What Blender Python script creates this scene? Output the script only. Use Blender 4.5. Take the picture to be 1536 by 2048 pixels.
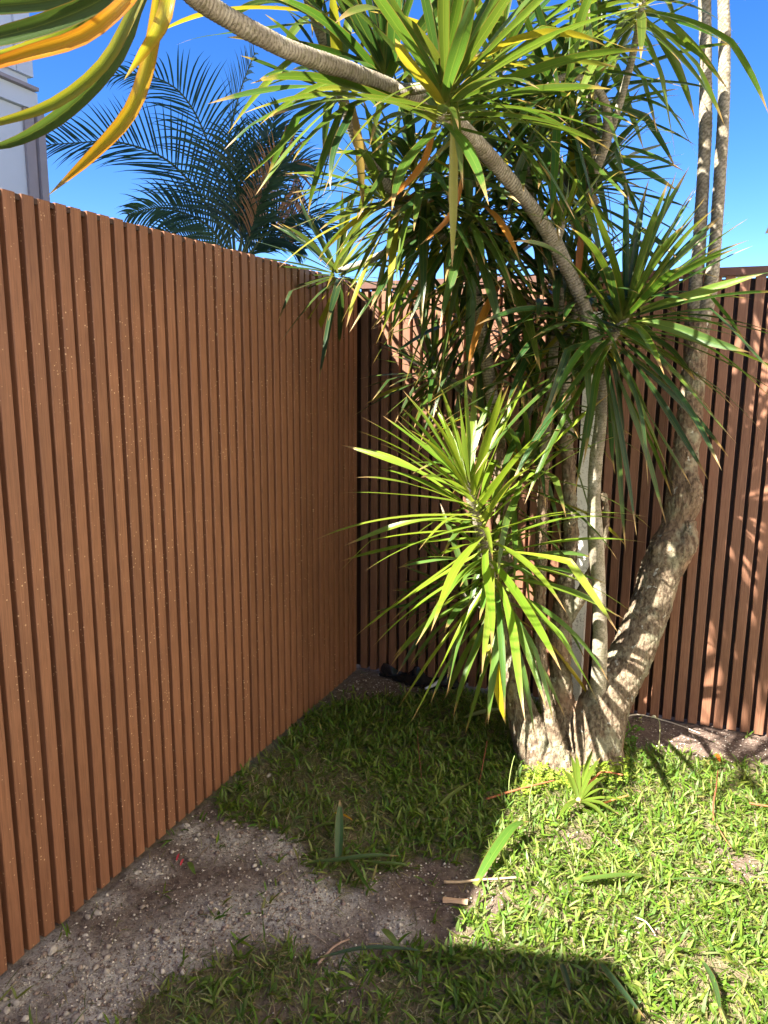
import bpy, math, random
import numpy as np
from mathutils import Vector, Matrix
random.seed(7); rng = np.random.default_rng(7)
scene = bpy.context.scene
for o in list(bpy.data.objects): bpy.data.objects.remove(o)
col = scene.collection

# ---------------------------------------------------------------- camera, sky, sun, exposure
FPX = 1517.08; YAW, PITCH, ROLL = 0.38958, 0.183609, 0.0083458
CAM = np.array([1.50946, -3.36096, 1.5]); FH = 1.904
_f = np.array([-math.sin(YAW)*math.cos(PITCH), math.cos(YAW)*math.cos(PITCH), -math.sin(PITCH)])
_r = np.array([math.cos(YAW), math.sin(YAW), 0.0]); _u = np.cross(_r, _f)
_r2 = _r*math.cos(ROLL)+_u*math.sin(ROLL); _u2 = -_r*math.sin(ROLL)+_u*math.cos(ROLL)
cd = bpy.data.cameras.new('camera'); cam = bpy.data.objects.new('camera', cd); col.objects.link(cam)
cd.sensor_fit = 'VERTICAL'; cd.sensor_height = 24.0; cd.lens = 24.0*FPX/2048.0
cd.clip_start = 0.05; cd.clip_end = 3000
cam.matrix_world = Matrix(((_r2[0], _u2[0], -_f[0], CAM[0]), (_r2[1], _u2[1], -_f[1], CAM[1]), (_r2[2], _u2[2], -_f[2], CAM[2]), (0, 0, 0, 1)))
scene.camera = cam
LIGHT = np.array([0.525, 0.85, -1.0]); LIGHT /= np.linalg.norm(LIGHT)     # the way sunlight travels
SUN_EL = math.asin(-LIGHT[2]); SUN_AZ = math.atan2(-LIGHT[0], -LIGHT[1])   # azimuth clockwise from +Y
w = bpy.data.worlds.new('World'); scene.world = w; w.use_nodes = True
nt = w.node_tree; bg = nt.nodes['Background']; sk = nt.nodes.new('ShaderNodeTexSky')
sk.sky_type = 'NISHITA'; sk.sun_disc = False; sk.sun_elevation = SUN_EL; sk.sun_rotation = SUN_AZ
sk.air_density = 1.0; sk.dust_density = 0.0; sk.ozone_density = 3.0; sk.altitude = 2600
hs = nt.nodes.new('ShaderNodeHueSaturation'); hs.inputs['Saturation'].default_value = 1.3; hs.inputs['Hue'].default_value = 0.512
nt.links.new(sk.outputs[0], hs.inputs['Color']); nt.links.new(hs.outputs[0], bg.inputs[0]); bg.inputs[1].default_value = 0.05
sl = bpy.data.lights.new('sun', 'SUN'); sl.energy = 5.0; sl.angle = math.radians(0.55); sl.color = (1.0, 0.95, 0.86)
sun = bpy.data.objects.new('sun', sl); col.objects.link(sun)
sun.rotation_euler = Vector(LIGHT).to_track_quat('-Z', 'Y').to_euler(); sun.location = (-4, -8, 9)
scene.view_settings.view_transform = 'Standard'; scene.view_settings.look = 'None'
scene.view_settings.exposure = 2.65; scene.view_settings.gamma = 1.0; scene.view_settings.use_curve_mapping = False
scene.render.engine = 'CYCLES'
scene.cycles.max_bounces = 8; scene.cycles.transparent_max_bounces = 6; scene.cycles.transmission_bounces = 5

# ---------------------------------------------------------------- helpers
def ray(px, py): return _r2*((px-768)/FPX) - _u2*((py-1024)/FPX) + _f
def at(px, py, Y):                                   # the point of the place seen at that spot of the photo, at world y = Y
    d = ray(px, py); return CAM + d*((Y-CAM[1])/d[1])
def gnd(px, py, z=0.0):
    d = ray(px, py); return CAM + d*((z-CAM[2])/d[2])
def proj(P):
    q = np.asarray(P)-CAM; z = q@_f
    return np.stack([768+FPX*(q@_r2)/z, 1024-FPX*(q@_u2)/z, z], -1)
def unit(v): v = np.asarray(v, float); return v/max(np.linalg.norm(v), 1e-9)

def tag(o, label=None, cat=None, group=None, kind=None):
    if label: o['label'] = label
    if cat: o['category'] = cat
    if group: o['group'] = group
    if kind: o['kind'] = kind
    return o
def empty(name, loc=(0, 0, 0)):
    o = bpy.data.objects.new(name, None); col.objects.link(o); o.location = loc; o.empty_display_size = 0.1; return o
def link(name, me, mat=None, parent=None, loc=None):
    o = bpy.data.objects.new(name, me); col.objects.link(o)
    if mat and not me.materials: me.materials.append(mat)
    if parent: o.parent = parent
    if parent and loc is None: o.location = -np.array(parent.location)      # geometry is in world coordinates
    elif loc is not None: o.location = loc
    return o
def rebase(me, p):                                   # move a mesh so that its origin lies at p
    me.transform(Matrix.Translation(Vector([-float(a) for a in p])))
def mesh(name, V, F, uv=None, colr=None, smooth=True, attrs=None):
    me = bpy.data.meshes.new(name); V = np.asarray(V, np.float32)
    me.from_pydata(V.tolist() if len(V) < 20000 else [], [], F if len(V) < 20000 else []) if len(V) < 20000 else fast(me, V, F)
    if uv is not None:
        l = me.uv_layers.new(name='UVMap'); li = np.empty(len(me.loops), np.int32); me.loops.foreach_get('vertex_index', li)
        l.data.foreach_set('uv', np.asarray(uv, np.float32)[li].ravel())
    if colr is not None:
        a = me.color_attributes.new('tint', 'FLOAT_COLOR', 'POINT'); c = np.ones((len(V), 4), np.float32); c[:, :3] = colr
        a.data.foreach_set('color', c.ravel())
    for k, v in (attrs or {}).items():
        a = me.attributes.new(k, 'FLOAT', 'POINT'); a.data.foreach_set('value', np.asarray(v, np.float32))
    if smooth: me.polygons.foreach_set('use_smooth', np.ones(len(me.polygons), bool))
    me.update(); return me
def fast(me, V, F):
    if isinstance(F, np.ndarray): k = F.shape[1]; flat = F.ravel().astype(np.int32); tot = np.full(len(F), k, np.int32)
    else:
        tot = np.array([len(f) for f in F], np.int32); flat = np.array([i for f in F for i in f], np.int32)
    me.vertices.add(len(V)); me.vertices.foreach_set('co', V.ravel())
    me.loops.add(len(flat)); me.loops.foreach_set('vertex_index', flat)
    st = np.concatenate([[0], np.cumsum(tot)[:-1]]).astype(np.int32)
    me.polygons.add(len(tot)); me.polygons.foreach_set('loop_start', st); me.polygons.foreach_set('loop_total', tot)
    me.update(calc_edges=True); me.validate()
class MB:                                            # collects boxes and prisms into one mesh
    def __init__(s): s.V = []; s.F = []
    def box(s, a, b):
        n = len(s.V); (x0, y0, z0), (x1, y1, z1) = a, b
        s.V += [(x0, y0, z0), (x1, y0, z0), (x1, y1, z0), (x0, y1, z0), (x0, y0, z1), (x1, y0, z1), (x1, y1, z1), (x0, y1, z1)]
        s.F += [[n+i for i in f] for f in ([0, 3, 2, 1], [4, 5, 6, 7], [0, 1, 5, 4], [1, 2, 6, 5], [2, 3, 7, 6], [3, 0, 4, 7])]; return s
    def me(s, name, smooth=False): return mesh(name, s.V, s.F, smooth=smooth)
def grid_faces(m, n, closed=False):                  # m rows of n verts
    F = []
    for i in range(m-1):
        for j in range(n if closed else n-1):
            k = (j+1) % n; F.append([i*n+j, i*n+k, (i+1)*n+k, (i+1)*n+j])
    return F
def spline(pts, step):
    P = np.array(pts, float); Q = np.vstack([2*P[0]-P[1], P, 2*P[-1]-P[-2]]); out = []
    for i in range(1, len(Q)-2):
        L = np.linalg.norm(Q[i+1][:3]-Q[i][:3]); n = max(2, int(L/step))
        for t in np.arange(n)/n:
            a, b, c, d = Q[i-1], Q[i], Q[i+1], Q[i+2]
            out.append(.5*((2*b)+(c-a)*t+(2*a-5*b+4*c-d)*t*t+(3*b-a-3*c+d)*t**3))
    out.append(P[-1]); return np.array(out)
def vnoise(p, seed=0):                               # cheap smooth noise, vectorised
    r = np.random.default_rng(seed); s = 0
    for k in range(5):
        d = r.normal(size=p.shape[-1]); ph = r.uniform(0, 6.28); s = s+np.sin(p@d*1.7+ph+1.3*np.sin(p@r.normal(size=p.shape[-1])+ph*2))
    return s/5

# ---------------------------------------------------------------- materials
def M(name): 
    m = bpy.data.materials.new(name); m.use_nodes = True; return m, m.node_tree, m.node_tree.nodes['Principled BSDF']
def N(t, kind, **kw):
    n = t.nodes.new('ShaderNode'+kind)
    for k, v in kw.items():
        if hasattr(n, k): setattr(n, k, v)
        else: n.inputs[k].default_value = v
    return n
def L(t, a, b): t.links.new(a, b)
def ramp(t, fac, stops, interp='LINEAR'):
    n = N(t, 'ValToRGB'); cr = n.color_ramp; cr.interpolation = interp
    while len(cr.elements) < len(stops): cr.elements.new(0.5)
    for e, (p, c) in zip(cr.elements, stops):
        e.position = p; e.color = (*c, 1) if len(c) == 3 else c
    if fac is not None: L(t, fac, n.inputs[0])
    return n
def mix(t, fac, a, b, blend='MIX'):
    n = N(t, 'Mix', data_type='RGBA', blend_type=blend)
    for s, v in ((0, fac), (6, a), (7, b)):
        if hasattr(v, 'is_linked'): L(t, v, n.inputs[s])
        else: n.inputs[s].default_value = v if s == 0 else (*v, 1)
    return n.outputs[2]
def math_(t, op, a, b=None):
    n = N(t, 'Math', operation=op)
    for i, v in enumerate((a, b)):
        if v is None: continue
        if hasattr(v, 'is_linked'): L(t, v, n.inputs[i])
        else: n.inputs[i].default_value = v
    return n.outputs[0]
def noise(t, vec, scale, detail=4, rough=.55): 
    n = N(t, 'TexNoise', Scale=scale, Detail=detail, Roughness=rough)
    if vec is not None: L(t, vec, n.inputs['Vector'])
    return n.outputs['Fac']
def scaled(t, vec, s):
    n = N(t, 'Mapping'); L(t, vec, n.inputs[0]); n.inputs['Scale'].default_value = s; return n.outputs[0]
def bump(t, bsdf, h, strength=.5, dist=.01, prev=None):
    n = N(t, 'Bump', Strength=strength, Distance=dist); L(t, h, n.inputs['Height'])
    if prev is not None: L(t, prev, n.inputs['Normal'])
    if bsdf is not None: L(t, n.outputs[0], bsdf.inputs['Normal'])
    return n.outputs[0]
def plain(name, c, rough=.6, var=.25, scale=30, bmp=.2):
    m, t, b = M(name); co = N(t, 'TexCoord').outputs['Object']; f = noise(t, co, scale)
    L(t, mix(t, f, [x*(1-var) for x in c], [min(1, x*(1+var)) for x in c]), b.inputs['Base Color']); b.inputs['Roughness'].default_value = rough
    if bmp: bump(t, b, f, bmp, .003)
    return m

def mat_slat(name, speck, gain=1.):
    m, t, b = M(name); g = N(t, 'NewGeometry').outputs['Position']; oi = N(t, 'ObjectInfo').outputs['Random']
    off = N(t, 'VectorMath', operation='ADD'); L(t, g, off.inputs[0])
    cx = N(t, 'CombineXYZ'); L(t, math_(t, 'MULTIPLY', oi, 37.0), cx.inputs[0]); L(t, math_(t, 'MULTIPLY', oi, 91.0), cx.inputs[2]); L(t, cx.outputs[0], off.inputs[1])
    v = off.outputs[0]
    streak = noise(t, scaled(t, v, (90, 90, 2.2)), 3.0, 5, .6); fine = noise(t, scaled(t, v, (260, 260, 9)), 2.0, 3, .6); big = noise(t, v, 5, 3)
    c = ramp(t, streak, [(.28, (.105, .042, .021)), (.5, (.185, .079, .041)), (.72, (.265, .121, .066))]).outputs[0]
    c = mix(t, ramp(t, fine, [(.35, (0, 0, 0)), (.7, (.6,)*3)]).outputs[0], c, (.29, .145, .085))
    c = mix(t, ramp(t, big, [(.35, (0, 0, 0)), (.7, (.35, .35, .35))]).outputs[0], c, (.12, .055, .034))
    hv = N(t, 'HueSaturation'); L(t, c, hv.inputs['Color']); hv.inputs['Saturation'].default_value = 1.04 if speck else .98; L(t, math_(t, 'ADD', math_(t, 'MULTIPLY', oi, .15*gain), .92*gain), hv.inputs['Value']); c = hv.outputs[0]
    if speck:                                       # sawdust flecks and dried drops stuck to the boards
        vo = N(t, 'TexVoronoi', Scale=105.0); L(t, g, vo.inputs['Vector']); sep = N(t, 'SeparateColor'); L(t, vo.outputs['Color'], sep.inputs[0])
        r = math_(t, 'LESS_THAN', vo.outputs['Distance'], math_(t, 'MULTIPLY', math_(t, 'POWER', sep.outputs[1], 1.6), .26))
        k = math_(t, 'MULTIPLY', r, math_(t, 'GREATER_THAN', sep.outputs[0], .38))
        k = math_(t, 'MULTIPLY', k, ramp(t, noise(t, g, 2.3, 3), [(.40, (.05,)*3), (.58, (1,)*3)]).outputs[0])
        c = mix(t, k, c, (.62, .42, .24))
    L(t, c, b.inputs['Base Color']); b.inputs['Roughness'].default_value = .52; b.inputs['Specular IOR Level'].default_value = .4
    bump(t, b, mix(t, .5, streak, fine), .35, .0012)
    return m
SLAT_A = mat_slat('slat_brown_flecked', True, 1.10); SLAT_B = mat_slat('slat_brown', False, .97)
DARK = plain('fence_backing', (.05, .022, .013), .7); CAP = plain('fence_cap', (.10, .042, .026), .55)  # backing colour darkened to deepen the shade in the slat gaps

def mat_leaf(name, trans=.42, rough=.30):
    m, t, b = M(name); uv = N(t, 'UVMap').outputs[0]; s = N(t, 'SeparateXYZ'); L(t, uv, s.inputs[0])
    ti = N(t, 'Attribute', attribute_name='tint').outputs['Color']; co = N(t, 'NewGeometry').outputs['Position']
    ridge = N(t, 'TexNoise', Scale=1.0, Detail=2.0); L(t, scaled(t, uv, (34, 1.4, 1)), ridge.inputs['Vector'])
    fac = ridge.outputs['Fac']
    hv = N(t, 'HueSaturation'); L(t, ti, hv.inputs['Color']); L(t, math_(t, 'ADD', math_(t, 'MULTIPLY', fac, .9), .55), hv.inputs['Value']); c = hv.outputs[0]
    edge = math_(t, 'ABSOLUTE', math_(t, 'SUBTRACT', s.outputs[0], .5))
    mid = ramp(t, edge, [(.0, (.55,)*3), (.035, (0, 0, 0))]).outputs[0]
    c = mix(t, mid, c, mix(t, .55, ti, (.30, .34, .06)))
    er = ramp(t, edge, [(.44, (0, 0, 0)), (.485, (1, 1, 1))]).outputs[0]
    c = mix(t, math_(t, 'MULTIPLY', er, .65), c, (.20, .105, .035))
    bn = noise(t, co, 22, 3); tip = math_(t, 'ADD', s.outputs[1], math_(t, 'MULTIPLY', math_(t, 'SUBTRACT', bn, .5), .16))
    c = mix(t, ramp(t, tip, [(.86, (0, 0, 0)), (.93, (1, 1, 1))]).outputs[0], c, (.34, .22, .09))
    c = mix(t, ramp(t, s.outputs[1], [(.0, (.8,)*3), (.10, (0, 0, 0))]).outputs[0], c, (.28, .30, .07))
    sp = noise(t, co, 120, 2); c = mix(t, ramp(t, sp, [(.70, (0, 0, 0)), (.76, (.6,)*3)]).outputs[0], c, (.18, .13, .05))
    L(t, c, b.inputs['Base Color']); b.inputs['Roughness'].default_value = rough; b.inputs['Specular IOR Level'].default_value = .45
    nb = bump(t, b, fac, .35, .0015)
    tr = N(t, 'BsdfTranslucent'); L(t, mix(t, .5, c, (1.0, 1.0, .25), 'MULTIPLY'), tr.inputs[0]); 
    g = N(t, 'Gamma'); L(t, c, g.inputs[0]); g.inputs[1].default_value = .82; tc = mix(t, 1.0, g.outputs[0], (1.0, 1.0, .45), 'MULTIPLY'); L(t, tc, tr.inputs[0])
    ms = N(t, 'MixShader'); ms.inputs[0].default_value = trans; L(t, b.outputs[0], ms.inputs[1]); L(t, tr.outputs[0], ms.inputs[2])
    L(t, ms.outputs[0], t.nodes['Material Output'].inputs[0]); return m
LEAF = mat_leaf('dragon_leaf')
def mat_tint(name, rough=.6, trans=.35, spec=.3):
    m, t, b = M(name); ti = N(t, 'Attribute', attribute_name='tint').outputs['Color']; co = N(t, 'NewGeometry').outputs['Position']
    n = noise(t, co, 60, 2); hv = N(t, 'HueSaturation'); L(t, ti, hv.inputs['Color']); L(t, math_(t, 'ADD', math_(t, 'MULTIPLY', n, .7), .65), hv.inputs['Value'])
    L(t, hv.outputs[0], b.inputs['Base Color']); b.inputs['Roughness'].default_value = rough; b.inputs['Specular IOR Level'].default_value = spec
    if trans:
        tr = N(t, 'BsdfTranslucent'); L(t, mix(t, 1.0, hv.outputs[0], (1.15, 1.1, .6), 'MULTIPLY'), tr.inputs[0])
        ms = N(t, 'MixShader'); ms.inputs[0].default_value = trans; L(t, b.outputs[0], ms.inputs[1]); L(t, tr.outputs[0], ms.inputs[2])
        L(t, ms.outputs[0], t.nodes['Material Output'].inputs[0])
    return m
GRASS = mat_tint('grass_blade', .5, .35); PALM = mat_tint('palm_leaflet', .45, .25, .4); STONE = mat_tint('soil_crumb', .95, 0, .1); STICK = mat_tint('dry_stick', .8, 0, .2)

def mat_bark(name, ringed):
    m, t, b = M(name); co = N(t, 'NewGeometry').outputs['Position']
    n1 = noise(t, co, 14, 5); n2 = noise(t, co, 70, 5, .65)
    if ringed:
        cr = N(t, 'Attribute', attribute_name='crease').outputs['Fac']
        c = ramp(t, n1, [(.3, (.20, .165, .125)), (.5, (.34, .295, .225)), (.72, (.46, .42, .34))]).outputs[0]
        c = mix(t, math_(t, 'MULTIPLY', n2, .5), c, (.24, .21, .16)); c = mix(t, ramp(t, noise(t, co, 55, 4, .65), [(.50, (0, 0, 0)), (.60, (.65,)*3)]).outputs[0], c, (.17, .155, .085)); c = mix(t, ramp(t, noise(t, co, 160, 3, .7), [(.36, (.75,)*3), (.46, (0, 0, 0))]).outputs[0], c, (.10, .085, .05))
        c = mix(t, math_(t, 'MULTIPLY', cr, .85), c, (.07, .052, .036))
        L(t, c, b.inputs['Base Color']); bump(t, b, n2, .8, .005)
    else:
        pl = noise(t, scaled(t, co, (1, 1, .38)), 75, 6, .66)
        fis = noise(t, scaled(t, co, (1, 1, .2)), 95, 4, .6); crack = ramp(t, fis, [(.36, (1, 1, 1)), (.44, (0, 0, 0))]).outputs[0]
        c = ramp(t, pl, [(.30, (.07, .046, .03)), (.43, (.14, .10, .066)), (.56, (.225, .178, .118)), (.72, (.335, .288, .205))]).outputs[0]
        zz = N(t, 'SeparateXYZ'); L(t, co, zz.inputs[0]); c = mix(t, math_(t, 'MULTIPLY', ramp(t, math_(t, 'ADD', zz.outputs[2], math_(t, 'MULTIPLY', n1, .3)), [(.95, (0, 0, 0)), (1.15, (1, 1, 1))]).outputs[0], .6), c, mix(t, pl, (.07, .042, .026), (.27, .18, .115)))
        lich = ramp(t, n1, [(.50, (0, 0, 0)), (.60, (1, 1, 1))]).outputs[0]
        c = mix(t, math_(t, 'MULTIPLY', lich, .62), c, mix(t, n2, (.17, .18, .11), (.42, .40, .28)))
        rd = ramp(t, noise(t, co, 7, 3), [(.54, (0, 0, 0)), (.68, (.6,)*3)]).outputs[0]; c = mix(t, rd, c, (.30, .15, .085))
        pale = ramp(t, noise(t, co, 26, 3), [(.66, (0, 0, 0)), (.70, (.75,)*3)]).outputs[0]; c = mix(t, pale, c, (.52, .53, .47))
        dots = ramp(t, n2, [(.33, (1, 1, 1)), (.40, (0, 0, 0))]).outputs[0]; c = mix(t, math_(t, 'MULTIPLY', dots, .6), c, (.07, .055, .04))
        c = mix(t, math_(t, 'MULTIPLY', crack, .55), c, (.09, .06, .04)); L(t, c, b.inputs['Base Color'])
        h = mix(t, .5, pl, n2); h = mix(t, math_(t, 'MULTIPLY', crack, .6), h, (0, 0, 0)); bump(t, b, h, 1.0, .018)
    b.inputs['Roughness'].default_value = .85; b.inputs['Specular IOR Level'].default_value = .2
    return m
BARK = mat_bark('trunk_bark', False); RING = mat_bark('ringed_bark', True)

def mat_soil():
    m, t, b = M('garden_soil'); co = N(t, 'NewGeometry').outputs['Position']
    pale = N(t, 'Attribute', attribute_name='pale').outputs['Fac']; lawn = N(t, 'Attribute', attribute_name='lawn').outputs['Fac']
    n1 = noise(t, co, 9, 5, .6); n2 = noise(t, co, 45, 6, .7); n3 = noise(t, co, 190, 4, .7)
    c = ramp(t, n2, [(.3, (.075, .050, .039)), (.5, (.155, .110, .086)), (.7, (.27, .205, .165))]).outputs[0]
    c = mix(t, ramp(t, n1, [(.4, (0, 0, 0)), (.65, (.6,)*3)]).outputs[0], c, (.18, .13, .105))
    pf = math_(t, 'MULTIPLY', pale, ramp(t, mix(t, .5, n2, n3), [(.36, (0, 0, 0)), (.54, (1, 1, 1))]).outputs[0])
    c = mix(t, pf, c, (.68, .62, .54))
    gr = ramp(t, n3, [(.62, (0, 0, 0)), (.70, (.8,)*3)]).outputs[0]; c = mix(t, math_(t, 'MULTIPLY', gr, .55), c, (.54, .46, .38))
    c = mix(t, math_(t, 'MULTIPLY', lawn, .75), c, mix(t, n2, (.09, .075, .035), (.32, .26, .15)))
    L(t, c, b.inputs['Base Color']); b.inputs['Roughness'].default_value = .95; b.inputs['Specular IOR Level'].default_value = .1
    p = bump(t, None, n3, .6, .006); bump(t, b, n2, .8, .02, p); return m
SOIL = mat_soil()

# ---------------------------------------------------------------- ground
me = mesh('ground', [(-600, -600, -.06), (600, -600, -.06), (600, 600, -.06), (-600, 600, -.06)], [[0, 1, 2, 3]])
tag(link('ground', me, plain('far_ground', (.10, .11, .05), .9, .4, .8)), kind='structure')

def inpoly(P, poly):
    x, y = P[:, 0], P[:, 1]; r = np.zeros(len(P), bool); n = len(poly)
    for i in range(n):
        (x0, y0), (x1, y1) = poly[i], poly[(i+1) % n]
        if y0 == y1: continue
        c = ((y0 > y) != (y1 > y)) & (x < (x1-x0)*(y-y0)/(y1-y0)+x0); r ^= c
    return r
def gp(pts): return [tuple(gnd(*p)[:2]) for p in pts]
BARE = [gp([(-200, 2200), (-60, 1960), (300, 1690), (430, 1585), (455, 1635), (550, 1650), (612, 1690), (620, 1735), (700, 1775), (760, 1745), (850, 1702), (985, 1722), (985, 1770), (930, 1800), (922, 1870), (840, 1898), (720, 1922), (640, 1945), (592, 1890), (520, 1895), (440, 1918), (330, 1962), (268, 2010), (240, 2120)]),
        gp([(630, 1412), (719, 1320), (905, 1360), (900, 1378), (860, 1385), (780, 1384), (690, 1402)]),
        gp([(1150, 1380), (1600, 1470), (1600, 1540), (1500, 1528), (1400, 1515), (1330, 1500), (1240, 1490)])]
SPOTS = [(*gnd(1150, 1668)[:2], .055), (*gnd(1130, 1680)[:2], .04), (*gnd(1235, 1690)[:2], .05), (*gnd(990, 1805)[:2], .07), (*gnd(975, 1860)[:2], .06), (*gnd(1300, 1850)[:2], .05), (*gnd(1490, 1735)[:2], .10), (*gnd(1440, 1690)[:2], .06), (*gnd(720, 1985)[:2], .07), (*gnd(560, 2010)[:2], .06), (1.14, -.5, .2)]
PALE = [(*gnd(650, 1785)[:2], .17), (*gnd(560, 1820)[:2], .17), (*gnd(440, 1830)[:2], .15), (*gnd(330, 1900)[:2], .18), (*gnd(220, 1960)[:2], .18), (*gnd(120, 1930)[:2], .13), (*gnd(790, 1850)[:2], .08), (*gnd(450, 1680)[:2], .12), (*gnd(560, 1690)[:2], .12), (*gnd(700, 1920)[:2], .07), (*gnd(180, 2040)[:2], .2), (*gnd(110, 1890)[:2], .08), (*gnd(215, 1800)[:2], .07), (*gnd(300, 1735)[:2], .07), (*gnd(380, 1660)[:2], .07), (*gnd(40, 1980)[:2], .1)]
def bare_field(P):                                   # 1 on bare soil, 0 on lawn, with a ragged, fading rim
    acc = np.zeros(len(P))
    for k, amp in enumerate((.0, .035, .06, .09)):
        Q = P+.022*np.stack([vnoise(P*16, 3), vnoise(P*16, 4)], -1)+(.012+amp*.5)*np.stack([vnoise(P*55, 5+k*7), vnoise(P*55, 6+k*7)], -1)+amp*np.stack([vnoise(P*130, 50+k), vnoise(P*130, 60+k)], -1)
        r = np.zeros(len(P))
        for poly in BARE: r = np.maximum(r, inpoly(Q, poly).astype(float))
        for x, y, s in SPOTS: r = np.maximum(r, (np.hypot(Q[:, 0]-x, Q[:, 1]-y) < s*.8).astype(float)*.9)
        acc += r
    return acc/4
def pale_field(P):
    s = np.zeros(len(P))
    for x, y, r in PALE: s = np.maximum(s, np.exp(-((P[:, 0]-x)**2+(P[:, 1]-y)**2)/(r*r*.6)))
    return s
def hgt(P):
    P = np.asarray(P, float); P = P.reshape(-1, 2)
    return -.012+.010*vnoise(P*3.1, 11)+.006*vnoise(P*11, 12)+.0035*vnoise(P*37, 13)+.02*np.exp(-((P[:, 0]-1.14)**2+(P[:, 1]+.5)**2)/.09)
gx = np.concatenate([np.arange(-.12, 2.3, .0125), np.arange(2.3, 2.75, .05)]); gy = np.concatenate([np.arange(-5.2, -2.5, .1), np.arange(-2.5, .13, .0125)])
X, Y = np.meshgrid(gx, gy); P2 = np.stack([X.ravel(), Y.ravel()], -1)
bf = bare_field(P2); Z = hgt(P2)+bf*(.004*vnoise(P2*90, 21)+.004*np.abs(vnoise(P2*150, 22))+.003*rng.normal(size=len(P2))*.35)
idx = np.arange(len(gx)*len(gy)).reshape(len(gy), len(gx))
F = np.stack([idx[:-1, :-1], idx[:-1, 1:], idx[1:, 1:], idx[1:, :-1]], -1).reshape(-1, 4)
me = mesh('yard_soil', np.column_stack([P2, Z]), F, attrs={'pale': pale_field(P2)*bf, 'lawn': 1-bf})
tag(link('yard_soil', me, SOIL), kind='structure')

# ---------------------------------------------------------------- slat fences
PITCH_S, SW, SD = .05207, .0368, .027
def slat_mesh(h):
    b = .0022; prof = [(-SW/2, 0), (SW/2, 0), (SW/2, SD-b), (SW/2-b*.4, SD-b*.4), (SW/2-b, SD), (-SW/2+b, SD), (-SW/2+b*.4, SD-b*.4), (-SW/2, SD-b)]
    n = len(prof); V = [(x, y, 0) for x, y in prof]+[(x, y, h) for x, y in prof]
    F = [[i, (i+1) % n, n+(i+1) % n, n+i] for i in range(n)]+[list(range(n))[::-1], [n+i for i in range(n)]]
    return mesh('slat', V, F, smooth=False)
sm = slat_mesh(FH-.004); sm.materials.append(SLAT_A); sm2 = slat_mesh(FH-.032); sm2.materials.append(SLAT_B)
fl = tag(empty('slat_fence', (0, -2, 0)), 'brown slatted fence in shade, dotted with pale flecks, no capping rail', 'fence', 'brown slat fences')
y0 = -2.0505-.6*PITCH_S
for i in range(-46, 40):
    yy = y0+i*PITCH_S
    if yy > -.012 or yy < -4.4: continue
    o = link('slat', sm, None, fl, loc=(-SD+random.uniform(-.0012, .0012), yy+2, .003+random.uniform(-.002, .002)))
    o.rotation_euler = (random.uniform(-.0012, .0012), 0, -math.pi/2+random.uniform(-.01, .01))
link('backing_panel', MB().box((-.044, -4.42, .006), (-SD-.002, .06, FH-.004)).me('backing_panel'), DARK, fl)
link('sun_block_lip', MB().box((-SD-.001, -4.41, FH-.016), (-.004, .0, FH-.003)).me('sun_block_lip'), DARK, fl)  # lip added to keep sun from entering the slat gaps over the top
for zz in (.3, .95, 1.6): link('rail', MB().box((-.085, -4.42, zz), (-.046, -.02, zz+.08)).me('rail'), DARK, fl)
fb = tag(empty('slat_fence', (1.6, 0, 0)), 'brown slatted fence with flat capping rail behind the dragon tree', 'fence', 'brown slat fences')
for i in range(0, 66):
    xx = .024+i*PITCH_S
    o = link('slat', sm2, None, fb, loc=(xx-1.6, SD+random.uniform(-.0012, .0012), .003+random.uniform(-.002, .002)))
    o.rotation_euler = (0, random.uniform(-.0012, .0012), math.pi+random.uniform(-.01, .01))
link('backing_panel', MB().box((-SD-.001, SD+.002, .006), (3.5, .044, FH-.036)).me('backing_panel'), DARK, fb)
link('capping', MB().box((.0, -.012, FH-.027), (3.5, .062, FH+.004)).me('capping'), CAP, fb)
for zz in (.3, .95, 1.6): link('rail', MB().box((0, .046, zz), (3.5, .085, zz+.08)).me('rail'), DARK, fb)

# white post between tree and fence
m, t, b = M('white_paint'); co = N(t, 'NewGeometry').outputs['Position']; n = noise(t, co, 90, 5, .7); n1 = noise(t, co, 8, 3)
k = ramp(t, mix(t, .35, n, n1), [(.40, (1, 1, 1)), (.47, (0, 0, 0))]).outputs[0]; L(t, mix(t, math_(t, 'MULTIPLY', k, .7), (.66, .66, .62), (.16, .15, .13)), b.inputs['Base Color']); WHITE = m
xp = float(at(1161, 1150, -.115)[0]); p = tag(empty('fence_post', (xp, -.115, 0)), 'white painted post with grey mildew between tree trunks and fence', 'post')
link('shaft', MB().box((xp-.030, -.145, -.03), (xp+.030, -.085, 1.72)).me('shaft'), WHITE, p)
link('post_cap', MB().box((xp-.035, -.150, 1.722), (xp+.035, -.080, 1.74)).me('post_cap'), WHITE, p)

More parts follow.
